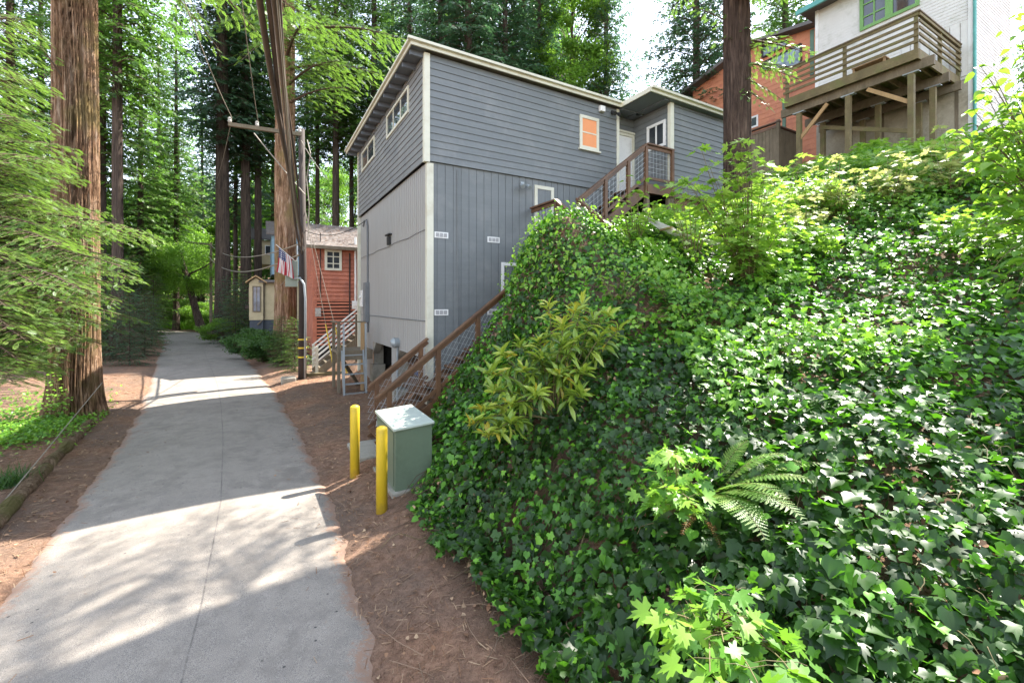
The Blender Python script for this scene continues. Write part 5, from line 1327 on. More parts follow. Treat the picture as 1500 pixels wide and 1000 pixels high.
rng = np.random.default_rng(31)
LR = custom_tree('redwood_tree', -11.25, 11.35, 'massive sunlit redwood trunk at the left edge of the road', .47, .34, 30, M_BARK, 4, amp=.17, z=.0, flare=.38, ridges=26, nA=220, nZ=260)
br = [((-11, 11, 13.5), P(330, 85, 12.5), .25), ((-11, 11.3, 14.2), P(395, 70, 13.5), .3), ((-11.2, 11.2, 13.8), P(300, 30, 12), .2),
      ((-11, 11.2, 13.0), P(450, 25, 14), .3), ((-11.2, 11, 8.6), P(20, 20, 10), .3)]
br += fill_branches(-11.25, 11.35, 12.5, 27, 60, 2.0, 4.2, -.15, .3, az=(math.radians(95), math.radians(350)))
sprays(LR, br, .26, FROND_M, M_REDB, tw=.26, fr=.16)

YR = custom_tree('redwood_tree', -10.9, 8.2, 'young bright green redwood spreading feathery branches in from the left edge', .13, .05, 9.5, M_BARKF, 8, amp=.05, nA=18, nZ=30, ridges=6)
br = []
for (px, py, Y, h) in ((100, 215, 7.6, 5.6), (118, 258, 8.2, 5.0), (60, 120, 7.2, 6.6), (40, 30, 7.0, 7.7), (78, 180, 7.8, 6.0), (118, 235, 8.6, 5.4), (20, 240, 6.6, 5.0), (55, 330, 7.0, 4.3),
      (150, 330, 8.0, 4.5), (240, 352, 8.8, 4.2), (205, 410, 8.6, 3.7), (185, 445, 8.0, 3.2), (140, 395, 7.3, 3.9), (200, 385, 8.9, 4.0), (165, 480, 8.2, 2.7), (110, 450, 7.0, 3.1), (60, 420, 6.4, 3.4),
      (40, 500, 6.4, 2.6), (120, 500, 7.8, 2.4), (20, 560, 6.3, 2.0), (90, 360, 6.8, 4.2), (60, 290, 7.0, 4.5), (178, 350, 8.4, 4.4), (0, 380, 6.2, 3.8), (10, 450, 6.0, 3.0), (140, 440, 8.8, 3.3), (160, 312, 9.2, 4.6), (105, 300, 7.6, 4.7), (85, 475, 7.2, 2.8), (45, 455, 7.0, 3.0),
      (30, 345, 7.4, 4.4), (120, 345, 8.6, 4.3), (100, 405, 8.2, 3.7), (70, 235, 7.0, 5.3), (30, 175, 6.8, 6.1), (95, 240, 7.4, 5.2), (10, 100, 6.6, 6.8), (75, 330, 8.6, 4.5), (55, 380, 7.8, 3.9), (185, 420, 9.0, 3.5), (30, 530, 6.6, 2.3), (70, 545, 7.2, 2.1), (100, 515, 7.4, 2.4), (150, 505, 8.2, 2.6), (205, 470, 8.6, 3.0), (15, 480, 6.0, 2.6), (0, 560, 6.0, 1.9), (120, 425, 6.6, 3.6), (190, 395, 7.6, 3.9), (215, 340, 8.2, 4.4)):
    e = P(px, py, Y); br.append(((-10.8, 8.2, h), e, .28))
br += fill_branches(-10.9, 8.2, 5, 9.3, 16, .8, 1.8, 0, .25)
nfr = sprays(YR, br, .115, FROND, M_REDB, tw=.13, fr=.068, wscale=.34, tint=(.2, .95))

x, y = at(418, 24.5)
CR = custom_tree('redwood_tree', x, y, 'large reddish redwood trunk rising behind the utility pole cables', .56, .36, 40, M_BARK, 6, amp=.14, nA=80, nZ=120)
br = fill_branches(x, y, 18.5, 34, 60, 2.0, 4.6, -.2, .35)
br += [((x, y, 17.5), P(460, 60, 22), .3), ((x, y, 18), P(352, 90, 21), .3), ((x, y, 16), P(560, 110, 22), .25), ((x, y, 18), P(600, 60, 21), .25), ((x, y, 15), P(500, 90, 21), .3), ((x, y, 19), P(390, 30, 20), .3), ((x, y, 19), P(300, 40, 22), .3), ((x, y, 14), P(520, 130, 22), .3), ((x, y, 16.5), P(455, 25, 19), .3)]
sprays(CR, br, .34, FROND_M, M_REDB, tw=.34, fr=.2, tint=(.1, .7))

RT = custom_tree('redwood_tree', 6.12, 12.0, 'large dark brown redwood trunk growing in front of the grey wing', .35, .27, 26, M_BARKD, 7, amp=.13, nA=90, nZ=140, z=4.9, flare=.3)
br = [((6.2, 12, 9.6), P(1172, 118, 11.6), .2), ((6.2, 12, 9.2), P(1150, 150, 11.3), .25), ((6.2, 12, 10.2), P(1190, 80, 12.0), .15), ((6.2, 12, 8.9), P(1128, 160, 11.0), .3), ((6.2, 12, 9.8), P(1140, 60, 11.5), .2), ((6.3, 12, 9.5), P(1165, 100, 11), .2), ((6.2, 12, 10.4), P(1128, 40, 11.2), .2),
      ((6.0, 12, 10.2), P(1042, 60, 11.8), .25), ((6.0, 12, 10.6), P(1010, 10, 12.2), .25)]
sb_ = SHADE_BR(6.12, 12.0); br += sb_[-8:-1]
sprays(RT, sb_[:-8], .24, FROND_M, M_REDB, tw=.2, fr=.13, tint=(.15, .75), wscale=.5)  # dense out-of-view branches, there for the shade they cast
sprays(RT, br, .15, FROND_M, M_REDB, tw=.16, fr=.09, tint=(.15, .75))

# ================================================================== ivy bank
rng = np.random.default_rng(41)
def sample_bank(n, x0, x1, y0, y1, outside=False):
    x = rng.uniform(x0, x1, n); y = rng.uniform(y0, y1, n)
    fd = foot_dist(x, y); w_ = (x - road_right(y)) * .866
    s = (x - C0[0]) * .866 + (y - C0[1]) * .5; t = -(x - C0[0]) * .5 + (y - C0[1]) * .866
    nz = gnormal(x, y)[:, 2]; thin = rng.uniform(0, 1, n) < np.clip(.30 / np.maximum(nz, .1), 0, 1)
    ok = thin & (fd > -.05 + .2 * (fbm(x * 2, y * 2, 8) - .5)) & ~((t > -1.3) & (s < 8.2)) & ~((t > -.9) & (s < 12)) & (y < 18)
    cx = x + 1.75; cy_ = y - 6.59; cs_ = cx * .866 + cy_ * .5; ct = -cx * .5 + cy_ * .866
    ok &= ~((cs_ > -.1) & (cs_ < .62) & (ct > -.1) & (ct < 1.25))
    x, y = x[ok], y[ok]
    p = np.column_stack((x, y, ground(x, y, False)))
    k = in_view(p, 90); return p[k] if not outside else p[~k]
def ivy_layer(name, p, size, tmpls, lift, tint_lo, tint_hi, mat, parent=None, upw=.55, bright=.2, clump=True):
    n = len(p); N = gnormal(p[:, 0], p[:, 1]); 
    bulge = (fbm(p[:, 0] * 1.6, p[:, 1] * 1.6, 77) - .35) * .5
    P_ = p + N * (np.maximum(0, bulge)[:, None] + rng.uniform(lift[0], lift[1], n)[:, None])
    down = N * N[:, 2:3] - EZ; down /= np.linalg.norm(down, axis=1, keepdims=True) + 1e-6      # downslope
    X = down * .9 + rng.normal(size=(n, 3)) * .55
    up = N * (1 - upw) + EZ * upw + rng.normal(size=(n, 3)) * .30
    tn = fbm(p[:, 0] * 2.2, p[:, 1] * 2.2, 5)
    ti = np.clip(tint_lo + (tint_hi - tint_lo) * (rng.uniform(0, 1, n) * .6 + tn * .5), 0, 1)
    b = rng.uniform(0, 1, n) < bright * (fbm(p[:, 0] * 1.1, p[:, 1] * 1.1, 15) * 1.6); ti[b] = rng.uniform(.8, 1, b.sum())  # fresh bright leaves, their patches also standing in for sun dapple
    out = []; pick = rng.integers(0, len(tmpls), n); sc = size * rng.uniform(.45, 1.2, n) * (.65 + .7 * fbm(p[:, 0] * 1.3 + 50, p[:, 1] * 1.3, 61)) * np.where(b, .75, 1)
    for k, tm in enumerate(tmpls):
        s_ = pick == k
        out.append(scatter(None, tm, P_[s_], X[s_], up[s_], sc[s_], ti[s_]))
    W = []; F_ = []; T_ = []; bb = 0
    for w0, f0, t0 in out: W.append(w0); F_.append(f0 + bb); T_.append(t0); bb += len(w0)
    me = np_mesh(name, np.vstack(W), tris=np.vstack(F_), tint=np.concatenate(T_)); return link_mesh(name, me, mat, parent)
near = sample_bank(190000, -2.2, 7, .4, 9.2)
d = np.linalg.norm(near - (0, 0, 3), axis=1)
keep = rng.uniform(0, 1, len(near)) < np.clip((d / 4.2) ** -.4, .4, 1.0)
near = near[keep & (d < 6.5)]
far_ = sample_bank(420000, -2.2, 16, 3, 18); d = np.linalg.norm(far_ - (0, 0, 3), axis=1); far_ = far_[(d >= 6.3)][:56000]
print('ivy', len(near), len(far_))
o = ivy_layer('ivy_near', near, .130, (IVY, IVY_B, IVY_C), (.01, .17), .0, .85, M_IVY, bright=.18)
o.name = 'ivy'; tag(o, 'dense dark english ivy carpeting the near part of the bank', 'ivy', kind='stuff')
o = ivy_layer('ivy_far', far_, .130, (IVY_B, IVY_LO), (.01, .16), .1, .95, M_IVY, bright=.42)
o.name = 'ivy'; tag(o, 'glossy ivy covering the mound and upper hillside', 'ivy', kind='stuff')
so_ = sample_bank(260000, -1, 15, -3.5, 14, True)[:70000]
o = ivy_layer('ivy_side', so_, .16, (IVY_LO,), (.02, .15), .0, .85, M_IVY, bright=.2)
o.name = 'ivy'; tag(o, 'ivy continuing along the bank beside and behind the viewpoint', 'ivy', kind='stuff')
# brighter mixed ground cover on the sunlit upper slope
gc = sample_bank(190000, 2.2, 16, 4.5, 18)
q_ = (fbm(gc[:, 0] * .9, gc[:, 1] * .9, 51) + .05 * (gc[:, 1] - 7) + rng.normal(size=len(gc)) * .05) > .52
gc = gc[q_ & (np.hypot(gc[:, 0] - 3.75, gc[:, 1] - 8.9) > 1.15)][:26000]
o = ivy_layer('ground_cover', gc, .12, (OVATE, MAPLE), (.08, .42), .1, .9, M_GCOV, bright=.25, upw=.75)
tag(o, 'bright green leafy ground cover mixed into the sunlit upper slope', 'ground cover', kind='stuff')
gc3 = sample_bank(120000, 3.0, 13, 6.5, 14); gc3 = gc3[(fbm(gc3[:, 0] * 1.1, gc3[:, 1] * 1.1, 91) > .56) & (gc3[:, 2] > 3.6)][:4200]
o = ivy_layer('ground_cover', gc3, .17, (MAPLE,), (.25, .62), .2, .9, M_MAPLE, bright=.3, upw=.85)
tag(o, 'pale yellow-green young maple leaves spread in tiers over the upper slope', 'ground cover', kind='stuff')
gc2 = sample_bank(26000, -.3, 3.6, 6.4, 10.5); gc2 = gc2[(gc2[:, 2] > 3.2)][:1600]
o = ivy_layer('ground_cover', gc2, .10, (IVY_B, OVATE), (.12, .34), .5, 1, M_GCOV, bright=.4, upw=.8)
tag(o, 'fresh green ivy shoots crowning the mound beside the stairs', 'ivy', kind='stuff')
dl = sample_bank(60000, -2.2, 8, .4, 10)[:3200]; n_ = len(dl)
o = scatter('dead_leaves', IVY_B, dl + gnormal(dl[:, 0], dl[:, 1]) * rng.uniform(.03, .17, n_)[:, None], rnd_dirs(n_) * (1, 1, .5) - EZ * .4, EZ + rng.normal(size=(n_, 3)) * .6, rng.uniform(.03, .075, n_), rng.uniform(.1, 1, n_), None, M_LITTER); tag(o, 'small withered brown leaves caught among the ivy', 'dead leaves', kind='stuff')
vs_ = []; vb = sample_bank(9000, -2.2, 8, .4, 9)[:650]
for q0 in vb:
    nn_ = gnormal(q0[:1], q0[1:2])[0]; dd = rng.normal(size=3) * .5 + (nn_ * nn_[2] - EZ) * .8; L = rng.uniform(.25, .7); pts = []
    for k in range(6):
        w_ = q0 + dd * L * (k / 5) + rng.normal(size=3) * .015; z_ = g1(w_[0], w_[1]); pts.append((w_[0], w_[1], z_ + .10 + .10 * math.sin(k * 1.1 + L * 9)))
    vs_.append((np.array(pts), np.linspace(.0045, .002, 6)))
Vv, T = wood_tubes(vs_, 4); tag(link_mesh('ivy_stems', np_mesh('ivy_stems', Vv, tris=T), M_TWIGG), 'thin tan ivy stems weaving through the leaves on the bank', 'vines', kind='stuff')
# ivy vines hanging at the foot
vn = []
for k in range(60):
    i = rng.integers(2, len(FOOT) - 5); u = rng.uniform(0, 1); p = FOOT[i] * (1 - u) + FOOT[i + 1] * u
    q0 = np.array((p[0] + .25, p[1] + .18, 0)); q0[2] = g1(q0[0], q0[1]) + .1; q1 = np.array((p[0] - rng.uniform(.0, .25), p[1] - rng.uniform(0, .2), 0)); q1[2] = g1(q1[0], q1[1]) + .02
    md = (q0 + q1) / 2 + rng.normal(size=3) * .06 + EZ * .05; vn.append((np.array([q0, md, q1]), [.006, .005, .003]))
Vv, T = wood_tubes(vn, 4); tag(link_mesh('bare_vines', np_mesh('bare_vines', Vv, tris=T), M_TWIG), 'bare brown vine stems trailing over the soil at the bank foot', 'vines', kind='stuff')

# ================================================================== plants standing in the ivy
def stems_and_leaves(name, label, cat, base, stems, tmpl, lsize, mat, per=9, tilt=.35, leafy_from=.25, pet=.12, stemmat=None, group=None, flat=True, droop=.35, tint=(.2, .9)):
    """stems: list of tip points (world). Opposite leaf pairs along each stem and a whorl at the tip"""
    r = thing(name, base, label, cat, group); base = np.array(base, float); S_ = []; P_ = []; X_ = []; N_ = []; T_ = []
    for tip in stems:
        tip = np.array(tip, float); v = tip - base; mid = base + v * .5 + EZ * np.linalg.norm(v[:2]) * .25 + rng.normal(size=3) * .04
        u = np.linspace(0, 1, 9)[:, None]; path = (1 - u) ** 2 * base + 2 * u * (1 - u) * mid + u ** 2 * tip; L = np.linalg.norm(v)
        S_.append((path, np.linspace(.004 + .006 * L, .003, 9))); tt = rng.uniform(*tint)
        for k in range(per):
            uu = leafy_from + (1 - leafy_from) * (k + .5) / per; c = np.array([np.interp(uu, u[:, 0], path[:, j]) for j in range(3)])
            az = k * PI / 2 + rng.uniform(-.4, .4)
            for s in (0, PI):
                dd = np.array((math.cos(az + s), math.sin(az + s), rng.uniform(-.15, .45))); pl = pet * rng.uniform(.6, 1.4); lp = c + dd * pl
                S_.append((np.array([c, c + dd * pl * .6 + EZ * .01, lp]), [.003, .002, .0015]))
                dr = dd * 1.0; dr[2] = -droop * rng.uniform(.4, 1.4)
                P_.append(lp + dr * lsize * .35); X_.append(dr); N_.append(EZ + rng.normal(size=3) * tilt + dd * .15); T_.append(tt + rng.normal() * .15)
        for k in range(3):
            az = rng.uniform(0, 6.3); dd = np.array((math.cos(az), math.sin(az), -droop * .5)); P_.append(path[-1] + dd * lsize * .3); X_.append(dd); N_.append(EZ + rng.normal(size=3) * tilt); T_.append(tt + .1)
    n = len(P_)
    scatter('leaves', tmpl, np.array(P_), np.array(X_), np.array(N_), lsize * rng.uniform(.6, 1.15, n), np.clip(T_, 0, 1), r, mat)
    Vv, T = wood_tubes(S_, 4); link_mesh('stems', np_mesh('stems', Vv - wloc(r), tris=T), stemmat or M_TWIGG, r); return r
def tips(lst, m=1):
    out = [P(*q) for q in lst]
    for _ in range(m): out += [P(q[0] + rng.normal() * 13, q[1] + rng.normal() * 11, q[2] + rng.normal() * .2) for q in lst]
    return out
def onbank(px, Y, dz=0.0):
    x, y = at(px, Y); return (x, y, g1(x, y) + dz)
rng = np.random.default_rng(52)
stems_and_leaves('maple_sapling', 'tall yellow-green maple sapling in front of the dark brown redwood trunk', 'sapling', onbank(1096, 7.6), tips([(1096, 205, 7.6), (1075, 225, 7.5), (1120, 240, 7.7), (1050, 262, 7.4), (1145, 285, 7.6), (1030, 300, 7.5), (1120, 310, 7.2), (1075, 285, 7.2), (1100, 260, 7.3), (1060, 320, 7.2), (1155, 320, 7.4), (1040, 245, 7.5), (1090, 330, 7.0), (1130, 265, 7.5), (1010, 265, 7.5), (1080, 240, 7.6), (1060, 350, 7.0), (1110, 360, 7.0), (1100, 225, 7.6)]), MAPLE, .19, M_MAPLE, per=7, pet=.15, tint=(.4, 1))
stems_and_leaves('maple_sapling', 'low light green maple sapling left of the tall one by the lattice', 'sapling', onbank(1015, 8.3), tips([(1000, 268, 8.3), (1020, 275, 8.1), (985, 300, 8.2), (1035, 300, 8.0), (1048, 300, 7.9)]), MAPLE, .16, M_MAPLE, per=5, pet=.13)
stems_and_leaves('maple_sapling', 'small yellow-green sapling in front of the upper stairs', 'sapling', onbank(930, 8.9), tips([(935, 280, 9.0), (948, 262, 9.1), (905, 290, 8.9), (960, 300, 8.8), (915, 318, 8.7), (942, 320, 8.6)]), OVATE, .15, M_MAPLE, per=5, pet=.1)
stems_and_leaves('maple_sapling', 'spreading maple sapling under the left end of the deck', 'sapling', onbank(1150, 9.8), tips([(1120, 255, 9.8), (1165, 235, 9.9), (1190, 262, 9.6), (1140, 285, 9.5), (1180, 285, 9.4), (1105, 275, 9.6)]), MAPLE, .18, M_MAPLE, per=4, pet=.15, tint=(.6, 1))
for i, (px, Y, tp_, lab) in enumerate((
  (1230, 9.6, [(1200, 245, 9.6), (1225, 232, 9.6), (1255, 248, 9.5), (1215, 272, 9.3), (1245, 285, 9.2), (1190, 285, 9.3)], 'pale cream-green maple sapling below the deck posts'),
  (1300, 9.4, [(1275, 250, 9.4), (1300, 222, 9.6), (1330, 240, 9.3), (1290, 272, 9.2), (1320, 270, 9.1), (1345, 262, 9.1)], 'pale maple sapling right of the middle deck posts'),
  (1395, 9.0, [(1365, 215, 9.4), (1400, 208, 9.3), (1425, 225, 9.0), (1385, 240, 9.0), (1350, 235, 9.2)], 'pale maple sapling under the deck corner post'),
  (1180, 8.8, [(1165, 290, 8.8), (1195, 300, 8.7), (1150, 310, 8.7), (1210, 315, 8.5)], 'low pale sapling left of the cream-green maple'))):
    stems_and_leaves('pale_maple_sapling', lab, 'sapling', onbank(px, Y), tips(tp_), MAPLE, .17, M_MAPLEP, per=5, pet=.15, tint=(.2, .9))
stems_and_leaves('leafy_shoots', 'leafy shoots in the ivy below the tall maple sapling', 'plant', onbank(1000, 6.7), tips([(960, 412, 6.7), (1045, 430, 6.6), (985, 448, 6.3), (1040, 462, 6.2), (925, 470, 6.3), (1080, 450, 6.4)]), OVATE, .14, M_GCOV, per=6, pet=.1)
stems_and_leaves('leafy_shoots', 'arching shoot with small leaves at the right of the mound', 'plant', onbank(905, 6.9), tips([(880, 405, 7.0), (915, 400, 7.0), (945, 398, 6.9)]), OVATE, .09, M_MAPLE, per=5, pet=.06)
# long-leaved shrub
def whorl_shrub(name, label, base, heads, ls, mat, n=13):
    r = thing(name, base, label, 'shrub'); base = np.array(base, float); S_ = []; P_ = []; X_ = []; N_ = []; T_ = []
    for h in heads:
        h = np.array(h[:3], float) + rng.normal(size=3) * .03; v = h - base; mid = base + v * .45 + EZ * .3 + rng.normal(size=3) * .08; u = np.linspace(0, 1, 12)[:, None]
        path = (1 - u) ** 2 * base + 2 * u * (1 - u) * mid + u ** 2 * h; S_.append((path, np.linspace(.013, .005, 12))); tt = rng.uniform(.1, .6)
        m = n * 3
        for k in range(m):
            f = (k / m) ** 1.5; c = np.array([np.interp(1 - .38 * f, u[:, 0], path[:, j]) for j in range(3)])
            az = k * 2.399 + rng.uniform(-.5, .5); el = .75 - 1.9 * f + rng.normal() * .3
            dd = np.array((math.cos(az) * math.cos(el), math.sin(az) * math.cos(el), math.sin(el) - .1)); L = ls * rng.uniform(.55, 1.2) * (.75 + .5 * f)
            P_.append(c + dd * L * .6); X_.append(dd + rng.normal(size=3) * .12); N_.append(EZ + rng.normal(size=3) * .4 + dd * .5); Z_ = L
            T_.append(tt + rng.normal() * .13 + (.35 * (1 - f)) + (.4 if rng.uniform() < .07 else 0)); 
    nn_ = len(P_); scatter('leaves', LONG, np.array(P_), np.array(X_), np.array(N_), ls * rng.uniform(.6, 1.25, nn_), np.clip(T_, 0, 1), r, mat)
    Vv, T = wood_tubes(S_, 5); link_mesh('stems', np_mesh('stems', Vv - wloc(r), tris=T), M_TWIGG, r)
H_ = [(860, 440, 5.9), (890, 458, 5.8), (835, 455, 5.7), (808, 448, 5.8), (880, 492, 5.5), (845, 500, 5.4), (762, 508, 5.6), (735, 512, 5.6), (790, 515, 5.3), (820, 545, 5.2), (765, 540, 5.3), (865, 545, 5.2), (728, 570, 5.3), (700, 598, 5.3), (745, 590, 5.1), (790, 495, 5.5), (855, 580, 5.0), (905, 485, 5.7), (710, 640, 5.1), (720, 545, 5.3), (780, 575, 5.0), (815, 500, 5.4), (690, 618, 5.2), (830, 475, 5.6), (750, 615, 5.0), (870, 468, 5.7)]
whorl_shrub('long_leaved_shrub', 'yellow-speckled long-leaved shrub leaning out of the ivy in the middle of the bank', onbank(815, 5.7), [P(*q) for q in H_], .185, M_LONG, 11)
# thimbleberry and young maple in the foreground
stems_and_leaves('thimbleberry_plant', 'broad-leaved plant with drooping light leaves left of the ferns', 'plant', onbank(990, 3.9), tips([(985, 672, 3.75), (1000, 660, 3.8), (960, 690, 3.65), (1015, 690, 3.6), (950, 715, 3.6), (990, 710, 3.5), (1030, 668, 3.8), (965, 740, 3.5), (1010, 735, 3.5)], 1), MAPLE, .125, M_GCOV, per=3, pet=.09, leafy_from=.35, tint=(.2, .85), tilt=.6, droop=.6)
stems_and_leaves('maple_seedling', 'maple seedling with large pale green leaves at the bottom of the bank', 'plant', onbank(1045, 2.95), tips([(1160, 985, 2.15), (1110, 1000, 2.1), (1080, 860, 2.6), (1000, 862, 2.65), (1050, 870, 2.6), (1095, 905, 2.5), (1010, 920, 2.45), (1060, 940, 2.35), (1120, 935, 2.4), (975, 900, 2.6), (1150, 955, 2.35), (1040, 985, 2.2)], 0), MAPLE, .150, M_GCOV, per=3, pet=.12, leafy_from=.3, tint=(.1, .8), tilt=.6, droop=.6)
stems_and_leaves('right_edge_shrub', 'bright heart-leaved shrub overhanging from the right edge', 'shrub', onbank(1560, 6.6), tips([(1440, 200, 6.0), (1425, 160, 6.2), (1455, 110, 6.2), (1480, 70, 6.2), (1500, 35, 6.3), (1410, 250, 6.1), (1400, 190, 6.6), (1435, 290, 5.9), (1460, 250, 5.7), (1480, 190, 5.8), (1495, 140, 5.9), (1500, 240, 5.6), (1470, 330, 5.6), (1420, 340, 5.8), (1500, 310, 5.4), (1450, 400, 5.5), (1500, 380, 5.2), (1475, 160, 6.1), (1445, 230, 6.1), (1520, 90, 6.0), (1465, 290, 5.7), (1510, 190, 5.6), (1490, 430, 5.2), (1445, 140, 6.3), (1462, 185, 6.2), (1520, 20, 6.2)]), OVATE, .17, M_MAPLE, per=7, pet=.12, leafy_from=.3, tint=(.1, .5), droop=.6)
def fern(label, base, fronds, mat, name='fern', w_=.11):
    r = thing(name, base, label, 'fern'); b = np.array(base, float); P_ = []; X_ = []; N_ = []; S_ = []; Z_ = []
    for tip in fronds:
        tip = np.array(tip, float); v = tip - b; L = np.linalg.norm(v); mid = b + v * .5 + EZ * L * .28; u = np.linspace(0, 1, 26)[:, None]
        path = (1 - u) ** 2 * b + 2 * u * (1 - u) * mid + u ** 2 * tip; S_.append((path, np.linspace(.004, .0015, 26))); t_ = np.gradient(path, axis=0); t_ /= np.linalg.norm(t_, axis=1, keepdims=True)
        sd = np.cross(t_, EZ); sd /= np.linalg.norm(sd, axis=1, keepdims=True) + 1e-6; nn_ = np.cross(sd, t_)
        for k in range(4, 26):
            l = L * w_ * 1.9 * math.sin(PI * min(1, (27 - k) / 26) ** 1.2 * .92) + .015
            for s in (-1, 1):
                dd = sd[k] * s + t_[k] * .45 - EZ * .1; P_.append(path[k] + dd * l * .45); X_.append(dd); N_.append(nn_[k] + rng.normal(size=3) * .12); Z_.append(l)
    PIN = strip([needle(-.5 + i / 7, s, 62, .20 * (1 - i / 8.5), .045) for i in range(7) for s in (-1, 1)] + [needle(-.5, 1, 0, 1, .03)])
    scatter('fronds', PIN, np.array(P_), np.array(X_), np.array(N_), np.array(Z_), rng.uniform(.3, 1, len(P_)), r, mat)
    Vv, T = wood_tubes(S_, 4); link_mesh('stalks', np_mesh('stalks', Vv - wloc(r), tris=T), M_TWIGG, r)
fern('large arching fern right of the broad-leaved plant', onbank(1040, 3.95), [np.array(P(*q)) + (0, 0, .06) for q in ((1175, 770, 3.1), (1190, 715, 3.4), (1150, 675, 3.7), (1120, 800, 3.05), (1095, 655, 4.0), (1205, 690, 3.6), (1150, 740, 3.2))], M_FERN, w_=.10)
fern('small fern frond tangle above the large fern', onbank(1060, 4.6), tips([(1150, 655, 4.3), (1110, 640, 4.5), (1180, 680, 4.2), (1040, 650, 4.3)]), M_FERN)
fern('withered brown fern hanging inside the large fern', onbank(1030, 3.8), tips([(1000, 780, 3.3), (1055, 800, 3.3), (1010, 740, 3.5)], 0), M_DEADF, 'withered_fern', .035)

# ================================================================== left verge: logs, ferns, grass, guy wire
rng = np.random.default_rng(61)
def log(p0, p1, r, label):
    m = MB(); a = Vector(p0); b = Vector(p1); n = 16; pts = [a.lerp(b, k / n) + Vector((rng.normal() * .012, rng.normal() * .012, rng.normal() * .008)) for k in range(n + 1)]
    m.tube(pts, [r * (1 + .12 * math.sin(k * 1.3) + rng.normal() * .05) for k in range(n + 1)], 12)
    for k in range(18):
        u = rng.uniform(); p = a.lerp(b, u); an = rng.uniform(0, PI); q0 = p + Vector((math.cos(an) * r, 0, math.sin(an) * r)); m.beam(q0, q0 + (b - a).normalized() * rng.uniform(.1, .35), .03, .02)
    return tag(m.build('border_log', M_LOG), label, 'log')
M_LOG = bark_mat('rotting_log', (.10, .065, .040), (.22, .15, .095), (.36, .27, .18), 1.5, 1.0, (.13, .13, .04))
def gp_(px, py, dz):
    Y = 1935 / (py - 445)
    for _ in range(6): Y = (3 - g1(at(px, Y)[0], Y)) * 645 / (py - 445)
    x, y = at(px, Y); return (x, y, g1(x, y) + dz)
log(gp_(-25, 790, .06), gp_(66, 692, .06), .10, 'split rotten log edging the verge at the lower left')
log(gp_(72, 684, .05), gp_(130, 624, .05), .10, 'rotten border log in front of the big left redwood')
def ground_leaves(label, cxs, n, size, tmpl, mat, name='ground_cover', cat='ground cover', h=(.02, .2)):
    P_ = []
    for (px, py, r, k) in cxs:
        Y = 1935 / (py - 445); x, y = at(px, Y); a = rng.normal(size=(int(n * k), 2)) * r; P_.append(np.column_stack((x + a[:, 0], y + a[:, 1])))
    P_ = np.vstack(P_); P_ = P_[(road_left(P_[:, 1]) - P_[:, 0]) > .7]
    z = ground(P_[:, 0], P_[:, 1]); p = np.column_stack((P_, z + rng.uniform(*h, len(P_)))); m_ = len(p)
    o = scatter(name, tmpl, p, rnd_dirs(m_) * (1, 1, .3), EZ + rng.normal(size=(m_, 3)) * .35, size * rng.uniform(.6, 1.2, m_), rng.uniform(.2, 1, m_), None, mat)
    return tag(o, label, cat, kind='stuff')
ground_leaves('bright green creeping plants around the foot of the big left redwood', ((55, 640, .55, 1.2), (85, 628, .5, 1), (20, 655, .5, 1), (40, 615, .7, 1), (0, 640, .6, .6), (60, 590, .8, .5)), 900, .085, IVY_LO, M_GCOV)
gb = np.array(gp_(12, 712, 0)); ng = 260; gt = thing('grass_tuft', gb, 'grey-green grass tuft beside the split log', 'grass tuft')
scatter('blades', (np.array([(0, -.5, 0), (0, .5, 0), (.6, .35, .0), (1, 0, -.25), (.6, -.35, 0)]) * (1, .035, 1), np.array([(0, 1, 2), (0, 2, 4), (4, 2, 3)])), gb + rng.normal(size=(ng, 3)) * (.10, .10, 0), EZ + rng.normal(size=(ng, 3)) * (.8, .8, .1), rnd_dirs(ng), rng.uniform(.2, .42, ng), rng.uniform(0, .7, ng), gt, M_SHRUB)
gw = thing('guy_wire', P(0, 748, 6.3), 'long pale guy cable running from the lower left corner up past the big redwood', 'guy wire')
m = MB(); m.tube([P(-20, 765, 6.0), P(150, 560, 10.6)], .009, 6); m.build('wire', M_WIREL, gw)
# epicormic shoots at redwood base
stems_and_leaves('redwood_shoots', 'small leafy shoots on the mossy base of the big left redwood', 'plant', P(85, 612, 10.6), tips([(70, 560, 10.5), (78, 545, 10.5), (95, 570, 10.4), (62, 590, 10.4), (88, 590, 10.3)]), IVY_LO, .09, M_GCOV, per=5, pet=.06)
# grass at the bend
gp = []
for _ in range(1): 
    x_ = rng.uniform(-46, -33, 9000); y_ = rng.uniform(50, 62, 9000); k = (x_ > road_right(y_) + .8) | (y_ > 55.5); gp = np.column_stack((x_[k], y_[k], ground(x_[k], y_[k])))
m_ = len(gp); tag(scatter('grass', GRASS, gp, EZ + rnd_dirs(m_) * .5, rnd_dirs(m_), rng.uniform(.5, 1.2, m_), rng.uniform(0, 1, m_), None, M_GRASS), 'bright green grass on the slope at the road bend', 'grass', kind='stuff')
x_ = rng.uniform(-40, -22, 9000); y_ = rng.uniform(30, 56, 9000); wv_ = (x_ - road_right(y_)) * .866; k = (wv_ > 1.2) & (wv_ < 4); gp = np.column_stack((x_[k], y_[k], ground(x_[k], y_[k]))); m_ = len(gp)
tag(scatter('grass', GRASS, gp, EZ + rnd_dirs(m_) * .6, rnd_dirs(m_), rng.uniform(.3, .7, m_), rng.uniform(0, 1, m_), None, M_GRASS), 'tall grass along the right verge beyond the cottage', 'grass', kind='stuff')

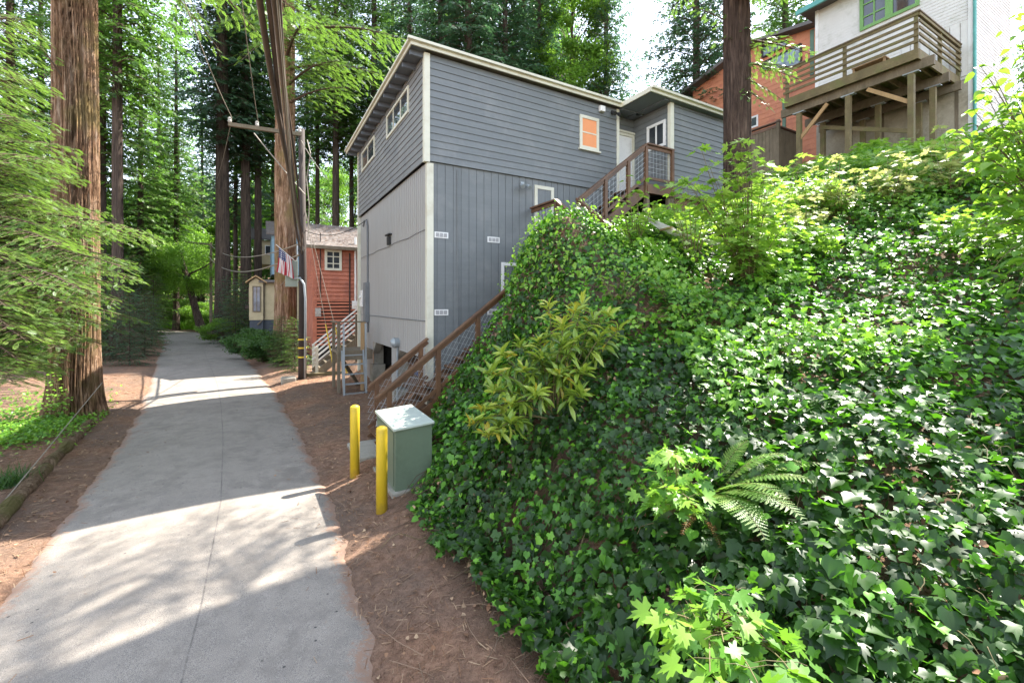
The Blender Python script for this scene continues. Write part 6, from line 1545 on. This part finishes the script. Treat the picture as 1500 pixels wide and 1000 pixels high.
# ================================================================== litter on the verges
def litter(n, x0, x1, y0, y1, smin, smax):
    x = rng.uniform(x0, x1, n); y = rng.uniform(y0, y1, n)
    off = np.maximum(road_left(y) - x, x - road_right(y)); k = (off > -.15 * rng.uniform(0, 1, n) ** 3) ; k |= rng.uniform(0, 1, n) < .012 + .10 * np.exp(off / .35)
    fd = foot_dist(x, y); t = -(x - C0[0]) * .5 + (y - C0[1]) * .866; s = (x - C0[0]) * .866 + (y - C0[1]) * .5
    k &= (fd < .3) & ~((s > 0) & (t > -.1)); x, y = x[k], y[k]
    p = np.column_stack((x, y, np.maximum(ground(x, y), np.where(((x < road_right(y)) & (x > road_left(y))), .03, -9)) + .012)); p = p[in_view(p)]
    return p, rng.uniform(smin, smax, len(p))
p, s_ = litter(90000, -16, 1.5, 2.5, 18, .03, .11); m_ = len(p); print('litter', m_)
LIT = (np.array([(-.5, -.03, 0), (.5, -.02, 0), (.5, .03, .02), (-.5, .03, .02)]), np.array([(0, 1, 2), (0, 2, 3)]))
o = scatter('needle_litter', LIT, p, rnd_dirs(m_) * (1, 1, .12), EZ + rng.normal(size=(m_, 3)) * .3, s_, rng.uniform(0, 1, m_), None, M_LITTER); tag(o, 'dead redwood needles and twigs scattered over the dirt verges', 'forest litter', kind='stuff')
p, s_ = litter(5200, -12, 1.5, 2.5, 16, .02, .06); m_ = len(p)
o = scatter('dead_leaves', IVY_LO, p + EZ * .01, rnd_dirs(m_) * (1, 1, .3), EZ + rng.normal(size=(m_, 3)) * .4, s_, rng.uniform(.3, 1, m_), None, M_LITTER); tag(o, 'small dead leaves lying on the dirt and road edge', 'forest litter', kind='stuff')
tw_ = []
p, s_ = litter(1500, -12, 1.2, 2.5, 14, .2, .6)
off = np.maximum(road_left(p[:, 1]) - p[:, 0], p[:, 0] - road_right(p[:, 1])); kk = off > .12; p = p[kk]; s_ = s_[kk]
for q0, l in zip(p[:420], s_): a = rng.uniform(0, 6.28); dv = np.array((math.cos(a), math.sin(a), .05)) * l; tw_.append((np.array([q0, q0 + dv * .5 + rng.normal(size=3) * .02, q0 + dv]), [.004, .0035, .002]))
Vv, T = wood_tubes(tw_, 4); tag(link_mesh('fallen_twigs', np_mesh('fallen_twigs', Vv, tris=T), simple('pale_twig', (.26, .17, .11), .9)), 'thin fallen twigs on the verges and bank foot', 'twigs', kind='stuff')
